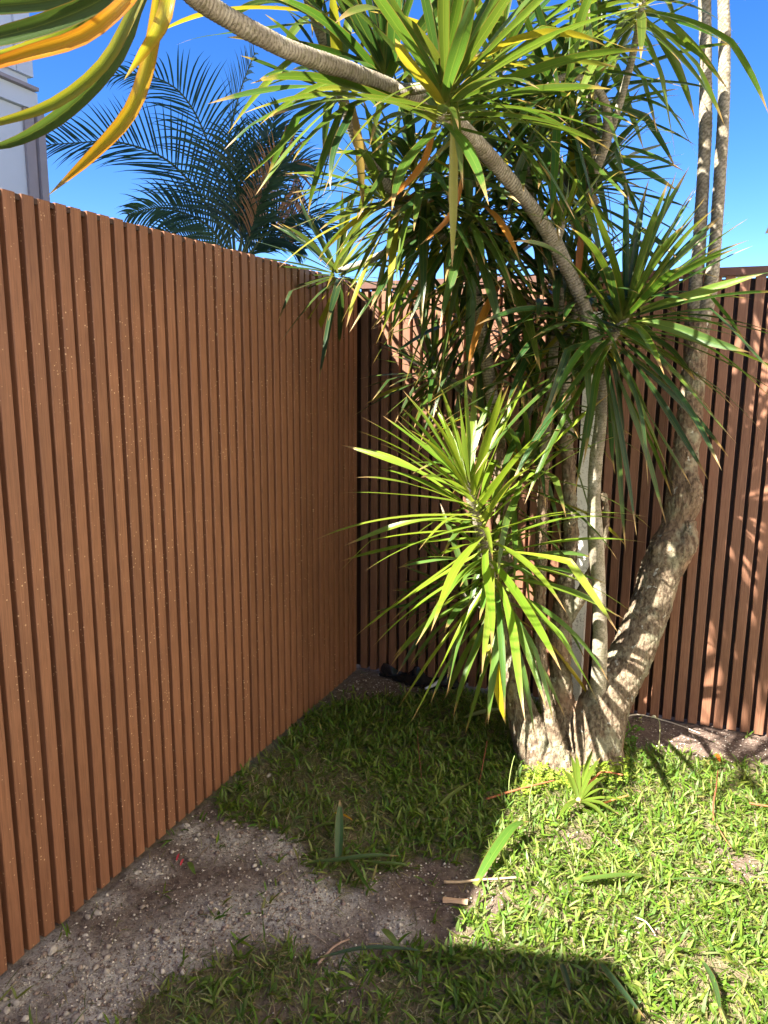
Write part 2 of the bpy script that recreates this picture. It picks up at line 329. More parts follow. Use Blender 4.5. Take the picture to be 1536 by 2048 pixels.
# ---------------------------------------------------------------- neighbouring houses; house, paving and sail added out of view for the light
HX, HY, HZ = -3.0, 1.02, 5.9
WALLP = plain('house_white', (.56, .60, .66), .55, .05, 4, .05); TRIM = plain('house_trim', (.30, .26, .27), .6, .15, 12, .05); ROOF = plain('house_roof', (.16, .16, .17), .5)
h = tag(empty('house', (HX-3, HY-5, 0)), 'white two-storey house wall with boards above a ledge, beyond left fence', 'house')
link('wall', MB().box((HX-6, HY-10, -.05), (HX, HY-.004, 3.28)).me('wall'), WALLP, h)
link('wall', MB().box((HX-6, HY-10, 3.284), (HX-.012, HY-.004, HZ)).me('wall'), WALLP, h)
for i in range(11):
    z = 3.50+i*.2; V = [(HX-.010, HY-10, z), (HX-.010, HY-.12, z), (HX+.016, HY-.12, z), (HX+.016, HY-10, z), (HX-.010, HY-10, z+.197), (HX-.010, HY-.12, z+.197), (HX+.003, HY-.12, z+.197), (HX+.003, HY-10, z+.197)]
    link('weatherboard', mesh('weatherboard', V, [[0, 1, 2, 3], [4, 7, 6, 5], [0, 4, 5, 1], [1, 5, 6, 2], [2, 6, 7, 3], [3, 7, 4, 0]], smooth=False), WALLP, h)
link('corner_board', MB().box((HX-.03, HY-.118, 3.5), (HX+.022, HY+.02, HZ-.01)).me('corner_board'), WALLP, h)
link('corner_trim', MB().box((HX-.03, HY-.085, -.05), (HX+.022, HY-.002, 3.28)).me('corner_trim'), TRIM, h)
link('drainpipe', MB().box((HX-.01, HY+.012, -.05), (HX+.04, HY+.075, 3.28)).me('drainpipe'), TRIM, h)
link('ledge', MB().box((HX-.02, HY-10, 3.284), (HX+.035, HY+.03, 3.40)).me('ledge'), WALLP, h)
link('flashing', MB().box((HX-.02, HY-10, 3.402), (HX+.075, HY+.01, 3.425)).me('flashing'), TRIM, h)
link('roof', MB().box((HX-6.4, HY-10.4, HZ+.002), (HX+.35, HY+.35, HZ+.16)).me('roof'), ROOF, h)
e = CAM+ray(1530, 467)*14.0                           # only the tip of this roof shows over the back fence
h = tag(empty('house', (e[0]+3, e[1]-3, 0)), 'distant house with pinkish roof edge past the back fence', 'house')
link('wall', MB().box((e[0]+.5, e[1]-6, -.05), (e[0]+6, e[1]-.4, e[2]-.02)).me('wall'), WALLP, h)
V = [(e[0], e[1]-6.4, e[2]), (e[0]+6.5, e[1]-6.4, e[2]), (e[0]+3.25, e[1]-6.4, e[2]+2.6), (e[0], e[1], e[2]), (e[0]+6.5, e[1], e[2]), (e[0]+3.25, e[1], e[2]+2.6)]
link('roof', mesh('roof', V, [[0, 1, 2], [3, 5, 4], [0, 2, 5, 3], [1, 4, 5, 2], [0, 3, 4, 1]], smooth=False), plain('pink_fascia', (.42, .30, .33), .6), h)
W2 = plain('cream_render', (.80, .75, .66), .8, .06, 6, .1); GLASS = plain('window_glass', (.05, .06, .07), .08, .1, 2, 0)  # cream house out of view, added to bounce warm sunlight into the shade
h = tag(empty('house', (5.6, -4, 0)), 'unseen cream rendered two-storey house added to bounce sunlight onto the left fence', 'house')
link('wall', MB().box((3.62, -9.5, -.05), (8.0, .8, 5.6)).me('wall'), W2, h)
link('wall', MB().box((.35, -9.5, -.05), (3.615, -6.6, 3.0)).me('wall'), W2, h)  # unseen wing added to cut light reaching the gap sides from behind
link('roof', MB().box((.15, -9.7, 3.002), (3.612, -6.4, 3.12)).me('roof'), ROOF, h)
link('roof', MB().box((3.2, -9.9, 5.602), (8.4, 1.2, 5.78)).me('roof'), ROOF, h)
for yy, zz in ((-1.6, 1.0), (-4.6, 1.0), (-1.6, 3.7), (-4.6, 3.7), (-7.4, 3.7)):
    wi = link('window', MB().box((3.585, yy-.62, zz-.06), (3.618, yy+.62, zz+1.16)).me('window'), TRIM, h); g = link('pane', MB().box((3.575, yy-.56, zz), (3.583, yy+.56, zz+1.1)).me('pane'), GLASS, wi, loc=(0, 0, 0))
link('bounce_path', MB().box((2.72, -9.5, -.05), (3.615, -.02, .012)).me('bounce_path'), plain('pale_concrete', (.52, .49, .44), .85, .12, 9), None)['kind'] = 'structure'  # unseen pale paving, added as a sunlit bounce surface
zc = 2.95; C0 = np.array([1.42-.525*zc, -1.53-.85*zc, zc]); d1 = unit((-.95, -.25, 0)); d2 = unit((.40, -.90, 0))  # sail added out of view, corner shaped to cast the straight lawn shadow
SAILP = [C0, C0+d1*2.8, C0+d1*2.8+d2*2.6, C0+d2*2.6]
s = tag(empty('unseen_sail', (C0[0], C0[1], 0)), 'unseen grey sail on four poles behind the viewpoint, added to shadow the near lawn', 'shade sail')
V = [tuple(a) for a in SAILP]+[tuple(a+np.array([0, 0, .006])) for a in SAILP]
link('fabric', mesh('fabric', V, [[0, 1, 2, 3], [7, 6, 5, 4], [0, 4, 5, 1], [1, 5, 6, 2], [2, 6, 7, 3], [3, 7, 4, 0]], smooth=False), plain('sail_cloth', (.25, .25, .26), .8), s)
cen = sum(SAILP)/4
for a in SAILP:
    q = a+unit(cen-a)*.05; link('pole', MB().box((q[0]-.03, q[1]-.03, -.05), (q[0]+.03, q[1]+.03, zc-.002)).me('pole'), TRIM, s)

# ---------------------------------------------------------------- leaves
def leaf_geo(base, dirv, length, width, droop, seed, tint, twist=0., kink=None, curl=.0, nseg=13, fold=.30, side=None):
    r = np.random.default_rng(seed); d = unit(dirv); p = np.array(base, float); ds = length/nseg; C = [p.copy()]; D = [d.copy()]
    wob = r.normal(0, .03, 3)
    for i in range(nseg):
        f = (i+.5)/nseg; g = np.array([0, 0, -1.0])*droop*(.35+1.5*f)*ds/length*1.15
        if kink and i == int(kink[0]*nseg): g = g+np.array([0, 0, -1.0])*kink[1]
        d = unit(d+g*(1-.55*abs(d[2]) if d[2] < 0 else 1)+wob*math.sin(f*5+seed)*.6+curl*r.normal(0, .12, 3)*f); p = p+d*ds; C.append(p.copy()); D.append(d.copy())
    C = np.array(C); D = np.array(D); s = np.linspace(0, 1, nseg+1)
    if side is None:
        side = np.cross(D[0], (0, 0, 1.0)); 
        if np.linalg.norm(side) < .15: side = np.cross(D[0], r.normal(size=3))
    side = unit(side); V = []; UV = []
    wp = np.interp(s, [0, .06, .18, .38, .6, .8, .93, 1], [.62, .60, .80, 1, .93, .62, .22, .015])*width/2
    tw = twist*s**1.5; wave = r.uniform(0, 6.28)
    for i in range(nseg+1):
        sd = unit(side-D[i]*np.dot(side, D[i])); side = sd; up = np.cross(sd, D[i])
        if up[2] < 0 and i == 0: up = -up
        a = tw[i]; s2 = sd*math.cos(a)+np.cross(D[i], sd)*math.sin(a); u2 = np.cross(s2, D[i]); 
        if np.dot(u2, up) < 0: u2 = -u2
        fo = fold*(1.25-.75*s[i]); wv = .10*math.sin(s[i]*9+wave)
        for k, x in enumerate((-1, -.5, 0, .5, 1)):
            V.append(C[i]+s2*x*wp[i]+u2*(abs(x)*fo*wp[i]+x*wv*wp[i])); UV.append((.5+.5*x, s[i]))
    return np.array(V), UV, grid_faces(nseg+1, 5), np.tile(np.array(tint), (len(V), 1))
GREENS = [(.030, .082, .014), (.042, .105, .016), (.060, .130, .018), (.025, .066, .016), (.080, .150, .020)]
LEAVES = []                                          # (V, UV, F, colour)
def rosette(c, axis, n, length=.55, width=.040, droop=.55, top=8, low=115, stem=.16, seed=1, tint=None, yellow=.04, brown=.03, squash=None, nseg=13, wild=1.):
    r = np.random.default_rng(seed*131+5); ax = unit(axis); a = unit(np.cross(ax, (0.3, .2, 1.) if abs(ax[2]) < .9 else (1., 0, .1))); b = np.cross(ax, a); c = np.array(c, float)
    for i in range(n):
        f = (i+.5)/n; ph = i*2.39996+r.normal(0, .12); th = math.radians(top+(low-top)*f**.85+r.normal(0, 6))
        rad = a*math.cos(ph)+b*math.sin(ph); d = ax*math.cos(th)+rad*math.sin(th)
        base = c-ax*stem*f**1.3+rad*.012
        ln = length*(.58+.42*min(1, f*2.6))*r.uniform(.86, 1.12); wd = width*(1. if seed in (1, 31) else .87)*r.uniform(.75, 1.15)*(.75+.25*min(1, f*3))
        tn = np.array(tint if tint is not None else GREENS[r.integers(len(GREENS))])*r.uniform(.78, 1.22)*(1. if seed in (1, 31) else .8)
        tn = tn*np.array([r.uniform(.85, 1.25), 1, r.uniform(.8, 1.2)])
        u = r.uniform()
        if f > .6 and u < brown*2: tn = np.array([(.30, .19, .09), (.42, .17, .03), (.24, .13, .06)][r.integers(3)])
        elif f > .45 and u < (brown+yellow)*2: tn = np.array([(.22, .21, .02), (.30, .24, .02), (.17, .19, .03)][r.integers(3)])
        kk = (r.uniform(.45, .75), r.uniform(.5, 1.4)) if r.uniform() < .14*wild and f > .3 else None
        LEAVES.append(leaf_geo(base, d, ln, wd, droop*(.35+1.0*f)*r.uniform(.6, 1.4)*wild**.5, int(r.integers(1e6)), tn, twist=r.normal(0, .6)*wild, kink=kk, curl=.25 if r.uniform() < .2 else .04, nseg=nseg, fold=r.uniform(.15, .45)))
def oneleaf(pts, width, tint, seed=0, up=None):       # one leaf laid along given points
    S = spline(pts, .03); n = min(len(S), 26); S = S[np.linspace(0, len(S)-1, n).astype(int)]; s = np.linspace(0, 1, n)
    D = np.gradient(S, axis=0); V = []; UV = []; wp = np.interp(s, [0, .06, .18, .38, .6, .8, .93, 1], [.5, .55, .85, 1, .93, .62, .22, .015])*width/2
    sd = unit(np.cross(D[0], CAM-S[0] if up is None else up)); r = np.random.default_rng(seed); tw = r.normal(0, .4)
    for i in range(n):
        d = unit(D[i]); sd = unit(sd-d*np.dot(sd, d)); u = np.cross(sd, d); a = tw*s[i]; s2 = sd*math.cos(a)+u*math.sin(a); u2 = np.cross(s2, d)
        for x in (-1, -.5, 0, .5, 1): V.append(S[i]+s2*x*wp[i]+u2*(abs(x)*.32*wp[i])); UV.append((.5+.5*x, s[i]))
    if np.ndim(tint) == 2:                            # centre colour, rim and tip colour
        ux = np.abs(np.array(UV)[:, 0]-.5)*2; vy = np.array(UV)[:, 1]; k = np.clip(ux**1.4*.8+np.clip(vy-.55, 0, 1)*1.2+.25*vnoise(np.array(UV)*np.array([3., 9.]), seed), 0, 1)[:, None]; return np.array(V), UV, grid_faces(n, 5), np.array(tint[0])*(1-k)+np.array(tint[1])*k
    return np.array(V), UV, grid_faces(n, 5), np.tile(np.array(tint), (len(V), 1))

# ---------------------------------------------------------------- dragon tree: trunk and stems
tree = tag(empty('dragon_tree', (1.13, -.45, 0)), 'tall multi-stemmed dragon tree with spiky green leaf rosettes in the fence corner', 'tree')
def sp(pts): return [(*at(px, py, Y), w/FPX*float((at(px, py, Y)-CAM)@_f)*.425) for px, py, Y, w in pts]   # x y z radius
def tube(ctrl, step, sides, rfun=None, lump=0., seed=0, closed=True):
    S = spline(ctrl, step); P = S[:, :3]; R_ = S[:, 3]; T = np.gradient(P, axis=0); s = np.concatenate([[0], np.cumsum(np.linalg.norm(np.diff(P, axis=0), axis=1))])
    a = unit(np.cross(T[0], (0.2, 1, .1))); V = []; CR = []; th = np.arange(sides)/sides*2*math.pi
    for i in range(len(P)):
        t = unit(T[i]); a = unit(a-t*np.dot(a, t)); b = np.cross(t, a)
        m, cr = (rfun(s[i], th) if rfun else (np.ones(sides), np.zeros(sides)))
        rr = R_[i]*m
        V.append(P[i]+np.outer(rr*np.cos(th), a)+np.outer(rr*np.sin(th), b)); CR.append(cr)
    V = np.concatenate(V); CR = np.concatenate(CR)
    if lump: V = V+np.stack([vnoise(V*22, seed+k) for k in range(3)], -1)*lump+np.stack([vnoise(V*60, seed+k+5) for k in range(3)], -1)*lump*.4
    F = grid_faces(len(P), sides, True); n = len(V)
    F += [list(range(sides))[::-1], list(range(n-sides, n))]
    return V, F, CR
def rings(sp_, amp, zig=0., seed=0, fade=0.):
    r = np.random.default_rng(seed); ph = r.uniform(0, 6.28, 4)
    def f(s, th):
        k = s/sp_+.25*np.sin(s*40+ph[0])+.30*np.sin(th+ph[1]+s*9)+.12*np.sin(2*th+ph[2]-s*23)+zig*np.abs(((th*2/math.pi+.5*np.floor(s/sp_/2)) % 1)-.5)*2
        x = k % 1.0; g = 1. if not fade else min(1., max(.12, (s-fade)/.5)); return 1+amp*g*(x-.5)+.03*np.sin(th*2+s*17+ph[3]), g*np.clip(1-np.minimum(x, 1-x)*(3.2 if zig else 5.5), 0, 1)
    return f
TV = []; TF = []; toff = 0
def add_trunk(ctrl, step=.012, sides=28, lump=.004, seed=0):
    global toff
    V, F_, _ = tube(ctrl, step, sides, None, lump, seed); TV.append(V); TF.extend([[i+toff for i in f] for f in F_]); toff += len(V)
g3 = lambda x, y, z, r: (x, y, z, r)
# right leaning trunk with knot
add_trunk(sp([(1182, 1590, -.50, 150), (1186, 1540, -.49, 148), (1190, 1470, -.45, 134), (1216, 1395, -.38, 112), (1262, 1310, -.29, 98), (1300, 1215, -.21, 92), (1320, 1145, -.165, 94), (1347, 1088, -.15, 98), (1354, 1045, -.135, 68), (1368, 995, -.13, 84), (1367, 945, -.125, 66), (1374, 880, -.12, 59), (1384, 780, -.12, 55), (1392, 690, -.115, 55), (1398, 640, -.115, 60)]), seed=1)
add_trunk(sp([(1340, 1115, -.21, 44), (1374, 1085, -.19, 52), (1378, 1045, -.16, 34)]), seed=7, lump=.010)
add_trunk(sp([(1378, 1010, -.17, 30), (1384, 975, -.165, 40), (1378, 935, -.15, 24)]), seed=8, lump=.008)
add_trunk(sp([(1312, 1120, -.20, 26), (1318, 1098, -.21, 30), (1330, 1085, -.20, 20)]), seed=9, lump=.008)
# left stem
add_trunk(sp([(1096, 1590, -.57, 110), (1088, 1545, -.57, 108), (1068, 1490, -.55, 98), (1044, 1425, -.53, 70), (1029, 1370, -.51, 56), (1020, 1300, -.49, 48), (1012, 1200, -.47, 44), (1006, 1080, -.46, 40), (1003, 960, -.45, 36), (992, 860, -.45, 33)]), seed=2)
# centre stem
add_trunk(sp([(1138, 1585, -.52, 90), (1136, 1530, -.51, 88), (1130, 1470, -.47, 66), (1124, 1400, -.43, 54), (1120, 1300, -.42, 50), (1127, 1200, -.40, 46), (1139, 1110, -.39, 36), (1142, 1060, -.39, 32), (1138, 960, -.38, 31), (1130, 850, -.37, 30)]), seed=3)
add_trunk(sp([(1135, 1235, -.40, 34), (1163, 1190, -.40, 30), (1185, 1140, -.41, 24), (1203, 1095, -.41, 18), (1212, 1040, -.41, 16), (1208, 985, -.41, 15)]), seed=4, sides=16, lump=.002)
# slim stem between
add_trunk(sp([(1126, 1545, -.60, 50), (1112, 1480, -.60, 34), (1096, 1420, -.58, 30), (1086, 1360, -.56, 28), (1080, 1280, -.53, 28), (1080, 1180, -.48, 28), (1083, 1060, -.47, 27), (1087, 950, -.46, 26), (1092, 860, -.46, 25), (1102, 780, -.46, 24)]), seed=5, sides=18, lump=.002)
# root flare
for k, (x, y, rx, dx, dy) in enumerate([(1.05, -.57, .05, -.07, -.04), (1.10, -.59, .045, -.02, -.09), (1.20, -.55, .05, .05, -.08), (1.25, -.48, .05, .09, .0), (1.22, -.42, .05, .06, .08), (1.06, -.46, .05, -.04, .08), (1.15, -.58, .04, .03, -.09)]):
    add_trunk([g3(x, y, .06, rx*.55), g3(x+dx*.35, y+dy*.35, .025, rx*.8), g3(x+dx*.9, y+dy*.9, -.04, rx*.9)], seed=30+k, lump=.008)
add_trunk([g3(1.13, -.52, -.08, .13), g3(1.13, -.52, -.02, .12), g3(1.13, -.515, .02, .08)], seed=50, lump=.012)
me = mesh('trunk', np.concatenate(TV), TF)
tr = link('trunk', me, BARK, tree)
rm = tr.modifiers.new('weld', 'REMESH'); rm.mode = 'VOXEL'; rm.voxel_size = .0055; rm.use_smooth_shade = True
sm_ = tr.modifiers.new('smooth', 'SMOOTH'); sm_.iterations = 2; sm_.factor = .5
tx = bpy.data.textures.new('bark_relief', 'CLOUDS'); tx.noise_scale = .017; tx.noise_depth = 4
dm = tr.modifiers.new('relief', 'DISPLACE'); dm.texture = tx; dm.strength = .013; dm.mid_level = .5; dm.texture_coords = 'GLOBAL'
def stem(pts, spacing=.010, amp=.10, zig=0., seed=0, sides=20, name='stem', extra=None, fade=0.):
    ctrl = sp(pts) if extra is None else sp(pts)+extra
    V, F_, CR = tube(ctrl, spacing/4, sides, rings(spacing, amp, zig, seed, fade), .0012, seed)
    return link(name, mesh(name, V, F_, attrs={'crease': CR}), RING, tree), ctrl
B, Bc = stem([(1186, 1480, -.44, 50), (1191, 1415, -.43, 46), (1197, 1360, -.45, 38), (1200, 1280, -.49, 33), (1198, 1180, -.52, 31), (1192, 1090, -.54, 36), (1188, 1000, -.55, 32), (1192, 920, -.56, 30), (1202, 830, -.57, 28), (1198, 740, -.58, 30), (1184, 665, -.60, 33), (1155, 580, -.64, 34), (1128, 525, -.68, 35), (1105, 480, -.72, 36), (1070, 425, -.80, 34), (1020, 362, -.90, 34), (960, 293, -1.04, 37), (905, 240, -1.20, 39), (850, 205, -1.34, 40), (790, 180, -1.46, 41), (720, 152, -1.58, 41), (640, 122, -1.72, 43), (560, 92, -1.84, 44), (490, 55, -1.93, 45), (430, 20, -2.0, 46), (380, -15, -2.06, 46), (345, -60, -2.12, 46), (330, -110, -2.16, 44)], .0095, .12, 0, 1, fade=.95)
stem([(1398, 660, -.115, 40), (1390, 600, -.11, 34), (1396, 520, -.105, 31), (1404, 400, -.10, 29), (1411, 250, -.10, 29), (1411, 100, -.11, 28), (1409, 0, -.11, 28), (1405, -160, -.10, 27), (1400, -400, -.09, 26)], .017, .08, .9, 2)
stem([(1400, 650, -.115, 44), (1418, 590, -.115, 34), (1429, 500, -.12, 29), (1438, 380, -.125, 28), (1447, 220, -.125, 27), (1449, 90, -.125, 27), (1447, 0, -.125, 27), (1444, -180, -.125, 26), (1446, -380, -.125, 25)], .017, .08, .9, 3)
stem([(993, 880, -.45, 33), (983, 790, -.46, 31), (968, 690, -.48, 30), (952, 600, -.50, 30), (930, 530, -.54, 30), (890, 478, -.60, 30), (830, 420, -.70, 29), (770, 365, -.82, 28), (728, 310, -.92, 27), (700, 245, -1.0, 27), (680, 180, -1.06, 26), (650, 90, -1.14, 26), (620, 10, -1.22, 25), (600, -60, -1.28, 24)], .010, .08, 0, 4, name='stem')
stem([(1132, 870, -.37, 36), (1128, 780, -.37, 33), (1136, 680, -.38, 30), (1152, 590, -.40, 28), (1165, 500, -.42, 27), (1172, 400, -.44, 27), (1180, 300, -.46, 27), (1183, 180, -.48, 26), (1180, 60, -.5, 26), (1178, -40, -.52, 25), (1176, -150, -.52, 24)], .012, .08, .5, 5)
stem([(1190, 410, -.50, 26), (1180, 385, -.52, 26), (1190, 340, -.55, 25), (1212, 285, -.60, 24), (1215, 235, -.64, 21), (1206, 195, -.68, 19), (1180, 165, -.72, 17), (1140, 152, -.76, 15), (1105, 165, -.80, 13), (1080, 190, -.83, 12)], .009, .08, 0, 6, 16)
stem([(1200, 320, -.57, 22), (1222, 262, -.60, 18), (1240, 205, -.62, 17), (1258, 140, -.64, 17), (1272, 80, -.66, 16), (1284, 15, -.68, 16), (1290, -30, -.70, 15)], .009, .08, 0, 7, 14)
stem([(1092, 870, -.46, 25), (1102, 780, -.46, 24), (1108, 690, -.47, 22), (1120, 600, -.5, 22), (1090, 500, -.52, 22), (1065, 420, -.5, 22), (1050, 330, -.5, 20)], .010, .08, 0, 8, 14)
stem([(1010, 1320, -.49, 26), (1003, 1260, -.56, 25), (985, 1170, -.64, 24), (968, 1090, -.70, 23), (950, 1030, -.75, 22), (936, 980, -.79, 20), (930, 955, -.80, 16)], .009, .06, 0, 9, 14)
stem([(1200, 720, -.58, 22), (1222, 680, -.59, 21), (1245, 645, -.60, 20), (1262, 620, -.61, 16)], .009, .06, 0, 10, 12)
stem([(945, 560, -.52, 26), (950, 510, -.6, 22), (945, 465, -.70, 20), (935, 440, -.75, 16)], .009, .06, 0, 11, 12)
stem([(870, 455, -.64, 22), (800, 490, -.60, 18), (730, 525, -.55, 16), (680, 540, -.50, 14)], .009, .06, 0, 12, 12)
stem([(985, 830, -.45, 18), (940, 790, -.36, 17), (890, 755, -.28, 16), (862, 738, -.26, 14)], .009, .06, 0, 13, 12)
stem([(1010, 1260, -.48, 22), (980, 1225, -.46, 20), (950, 1200, -.44, 18), (925, 1190, -.44, 14)], .009, .06, 0, 14, 12)
stem([(790, 180, -1.46, 26), (830, 178, -1.48, 24), (870, 170, -1.50, 22), (893, 165, -1.50, 18)], .009, .08, 0, 15, 14)
stem([(1110, 490, -.71, 20), (1120, 465, -.73, 18), (1126, 440, -.74, 12)], .008, .06, 0, 16, 10)

# ---------------------------------------------------------------- dragon tree: rosettes
def R(px, py, Y, axis, n, **k): rosette(at(px, py, Y), axis, n, **k)
BR = (.145, .235, .022)
R(930, 955, -.80, (-.30, -.15, 1), 84, length=.56, width=.031, droop=.42, top=10, low=118, stem=.42, seed=1, tint=BR, yellow=.05, brown=.02, wild=.9)
R(972, 1110, -.68, (-.2, -.35, .8), 46, length=.50, width=.030, droop=1.1, top=60, low=140, stem=.34, seed=31, tint=(.085, .165, .03))
R(920, 1188, -.44, (-.7, -.2, .35), 26, length=.42, width=.034, droop=.35, top=10, low=100, stem=.10, seed=2, tint=(.075, .15, .03))
R(860, 737, -.26, (-.45, -.25, .5), 44, length=.36, width=.026, droop=.25, top=8, low=115, stem=.08, seed=3)
R(1150, 600, -.62, (-.2, -.3, .3), 30, length=.42, width=.036, droop=.8, top=50, low=135, stem=.16, seed=4)
R(1262, 615, -.61, (.42, -.15, .75), 104, length=.60, width=.031, droop=.55, top=6, low=130, stem=.20, seed=5, brown=0., yellow=0.)
R(935, 438, -.75, (.05, -.5, .2), 34, length=.52, width=.042, droop=1.2, top=35, low=130, stem=.12, seed=6, tint=(.075, .135, .025))
R(897, 163, -1.50, (.36, -.36, .95), 54, length=.49, width=.036, droop=.40, top=8, low=92, stem=.10, seed=7, tint=(.07, .135, .02), yellow=.04, brown=0.)
R(897, 170, -1.50, (.1, -.6, -.3), 9, length=.46, width=.040, droop=1.2, top=30, low=80, stem=.06, seed=47, tint=(.09, .14, .02), yellow=.3, brown=0.)
R(655, 175, -1.15, (-.55, -.2, .35), 24, length=.40, width=.034, droop=.6, top=15, low=110, stem=.1, seed=8)
R(765, 110, -1.25, (-.15, -.1, 1), 40, length=.52, width=.040, droop=.35, top=8, low=85, stem=.1, seed=9)
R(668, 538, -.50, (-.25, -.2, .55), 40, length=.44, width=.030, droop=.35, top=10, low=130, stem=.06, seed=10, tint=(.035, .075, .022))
R(755, 390, -.80, (-.5, -.25, .5), 42, length=.40, width=.034, droop=.6, top=10, low=120, stem=.12, seed=11, tint=(.09, .155, .02))
R(820, 330, -.85, (-.2, -.4, .5), 46, length=.46, width=.036, droop=.7, top=20, low=130, stem=.16, seed=12)
R(850, 450, -.62, (-.3, -.2, .3), 40, length=.44, width=.034, droop=1.0, top=30, low=140, stem=.12, seed=13)
R(1045, 320, -.50, (0, -.3, 1), 46, length=.50, width=.036, droop=.6, top=10, low=120, stem=.2, seed=14)
R(1085, 195, -.84, (-.5, -.3, -.1), 26, length=.40, width=.032, droop=.7, top=10, low=110, stem=.1, seed=15)
R(1288, -25, -.70, (.15, -.2, 1), 34, length=.48, width=.038, droop=.8, top=20, low=130, stem=.10, seed=16, tint=(.085, .15, .02), yellow=.0, brown=0.)
R(1140, 240, -.55, (.5, -.2, .4), 44, length=.52, width=.036, droop=.45, top=15, low=120, stem=.2, seed=17)
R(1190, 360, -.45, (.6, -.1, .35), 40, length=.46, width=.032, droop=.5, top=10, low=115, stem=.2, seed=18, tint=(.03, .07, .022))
R(1127, 438, -.74, (.1, -.1, 1), 12, length=.24, width=.020, droop=.2, top=5, low=60, stem=.03, seed=19, tint=(.13, .22, .03))
R(1010, 500, -.55, (.1, -.3, .6), 44, length=.48, width=.034, droop=.8, top=20, low=130, stem=.2, seed=20)
R(1070, 760, -.42, (.1, -.3, .8), 36, length=.46, width=.032, droop=.8, top=20, low=140, stem=.26, seed=21)
R(1060, 900, -.52, (.25, -.2, .8), 34, length=.46, width=.034, droop=.8, top=15, low=120, stem=.30, seed=22, tint=(.075, .14, .02))
R(1176, -60, -.52, (0, -.2, 1), 46, length=.52, width=.038, droop=.7, top=10, low=130, stem=.2, seed=23)
R(1000, 90, -.85, (.2, -.2, 1), 44, length=.52, width=.038, droop=.5, top=10, low=120, stem=.2, seed=24)
R(605, -70, -1.28, (-.2, -.2, 1), 34, length=.50, width=.038, droop=.3, top=10, low=80, stem=.15, seed=25)
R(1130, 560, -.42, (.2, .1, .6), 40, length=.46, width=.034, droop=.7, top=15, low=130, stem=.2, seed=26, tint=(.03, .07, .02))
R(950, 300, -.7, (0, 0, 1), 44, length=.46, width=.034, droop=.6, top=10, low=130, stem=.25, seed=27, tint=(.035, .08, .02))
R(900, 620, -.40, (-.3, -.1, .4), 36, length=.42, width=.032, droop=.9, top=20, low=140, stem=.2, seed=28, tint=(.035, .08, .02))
R(1200, 130, -.45, (.3, 0, .8), 36, length=.46, width=.034, droop=.6, top=10, low=120, stem=.25, seed=29)
R(1402, -430, -.09, (0, 0, 1), 44, length=.6, width=.04, droop=.5, top=8, low=115, stem=.1, seed=41, nseg=8)
R(1446, -410, -.15, (.1, -.1, 1), 44, length=.6, width=.04, droop=.5, top=8, low=115, stem=.1, seed=42, nseg=8)
# rosette over the viewpoint: drooping big leaves, some turning orange
T0 = at(322, -120, -2.17)
R(322, -125, -2.17, (-.1, -.15, 1), 18, length=.46, width=.036, droop=.2, top=8, low=55, stem=.04, seed=43, tint=(.06, .12, .02))
OR = ((.52, .27, .015), (.52, .13, .015)); YL = ((.30, .30, .018), (.42, .20, .02)); GR = (.050, .088, .02); YG = ((.11, .16, .02), (.27, .22, .02))
for k, (pts, wd, tn) in enumerate([
    ([(300, -70, -2.22), (255, 0, -2.30), (165, 72, -2.33), (60, 105, -2.35), (-20, 130, -2.36), (-110, 165, -2.36)], .032, OR),
    ([(308, -70, -2.18), (262, 30, -2.22), (205, 130, -2.24), (110, 205, -2.26), (0, 243, -2.28), (-90, 262, -2.29)], .026, YG),
    ([(316, -70, -2.18), (272, 20, -2.18), (235, 110, -2.18), (140, 215, -2.18), (40, 278, -2.18), (-60, 305, -2.18)], .036, GR),
    ([(326, -70, -2.2), (335, 0, -2.24), (318, 55, -2.25), (285, 105, -2.25), (248, 160, -2.25)], .032, YL),
    ([(322, -70, -2.17), (314, 20, -2.14), (298, 120, -2.12), (262, 222, -2.12), (190, 305, -2.12), (95, 392, -2.12)], .036, ((.33, .29, .015), (.50, .18, .015))),
    ([(296, -80, -2.19), (210, -5, -2.20), (90, 48, -2.22), (-40, 85, -2.24), (-150, 130, -2.26)], .044, GR),
    ([(296, -80, -2.15), (200, 20, -2.16), (80, 85, -2.18), (-60, 120, -2.2)], .034, YG),
    ([(290, -90, -2.19), (150, -12, -2.22), (0, 12, -2.25), (-160, 20, -2.28)], .036, GR)]):
    LEAVES.append(oneleaf([at(*p) for p in pts], wd*.78, tn, k))
for k, (pts, wd, tn) in enumerate([                   # a few leaves that stand out: yellow and rust ones, long right-hand ones
    ([(975, 1290, -.64), (990, 1330, -.66), (1000, 1390, -.66), (1012, 1450, -.65)], .040, (.50, .42, .02)),
    ([(870, 240, -1.46), (850, 320, -1.42), (810, 370, -1.40), (765, 412, -1.38)], .018, (.40, .15, .03)),
    ([(925, 350, -.95), (915, 400, -.96), (890, 445, -.97), (840, 490, -.98)], .018, (.48, .18, .03)),
    ([(1155, 560, -.66), (1160, 500, -.68), (1165, 440, -.69)], .024, (.34, .11, .03)),
    ([(1280, 620, -.62), (1360, 600, -.66), (1450, 570, -.70), (1525, 548, -.74)], .036, (.12, .20, .03)),
    ([(1285, 640, -.64), (1360, 660, -.72), (1430, 685, -.76), (1500, 705, -.78)], .036, (.08, .15, .04))]):
    LEAVES.append(oneleaf([at(*p) for p in pts], wd, tn, k+40))
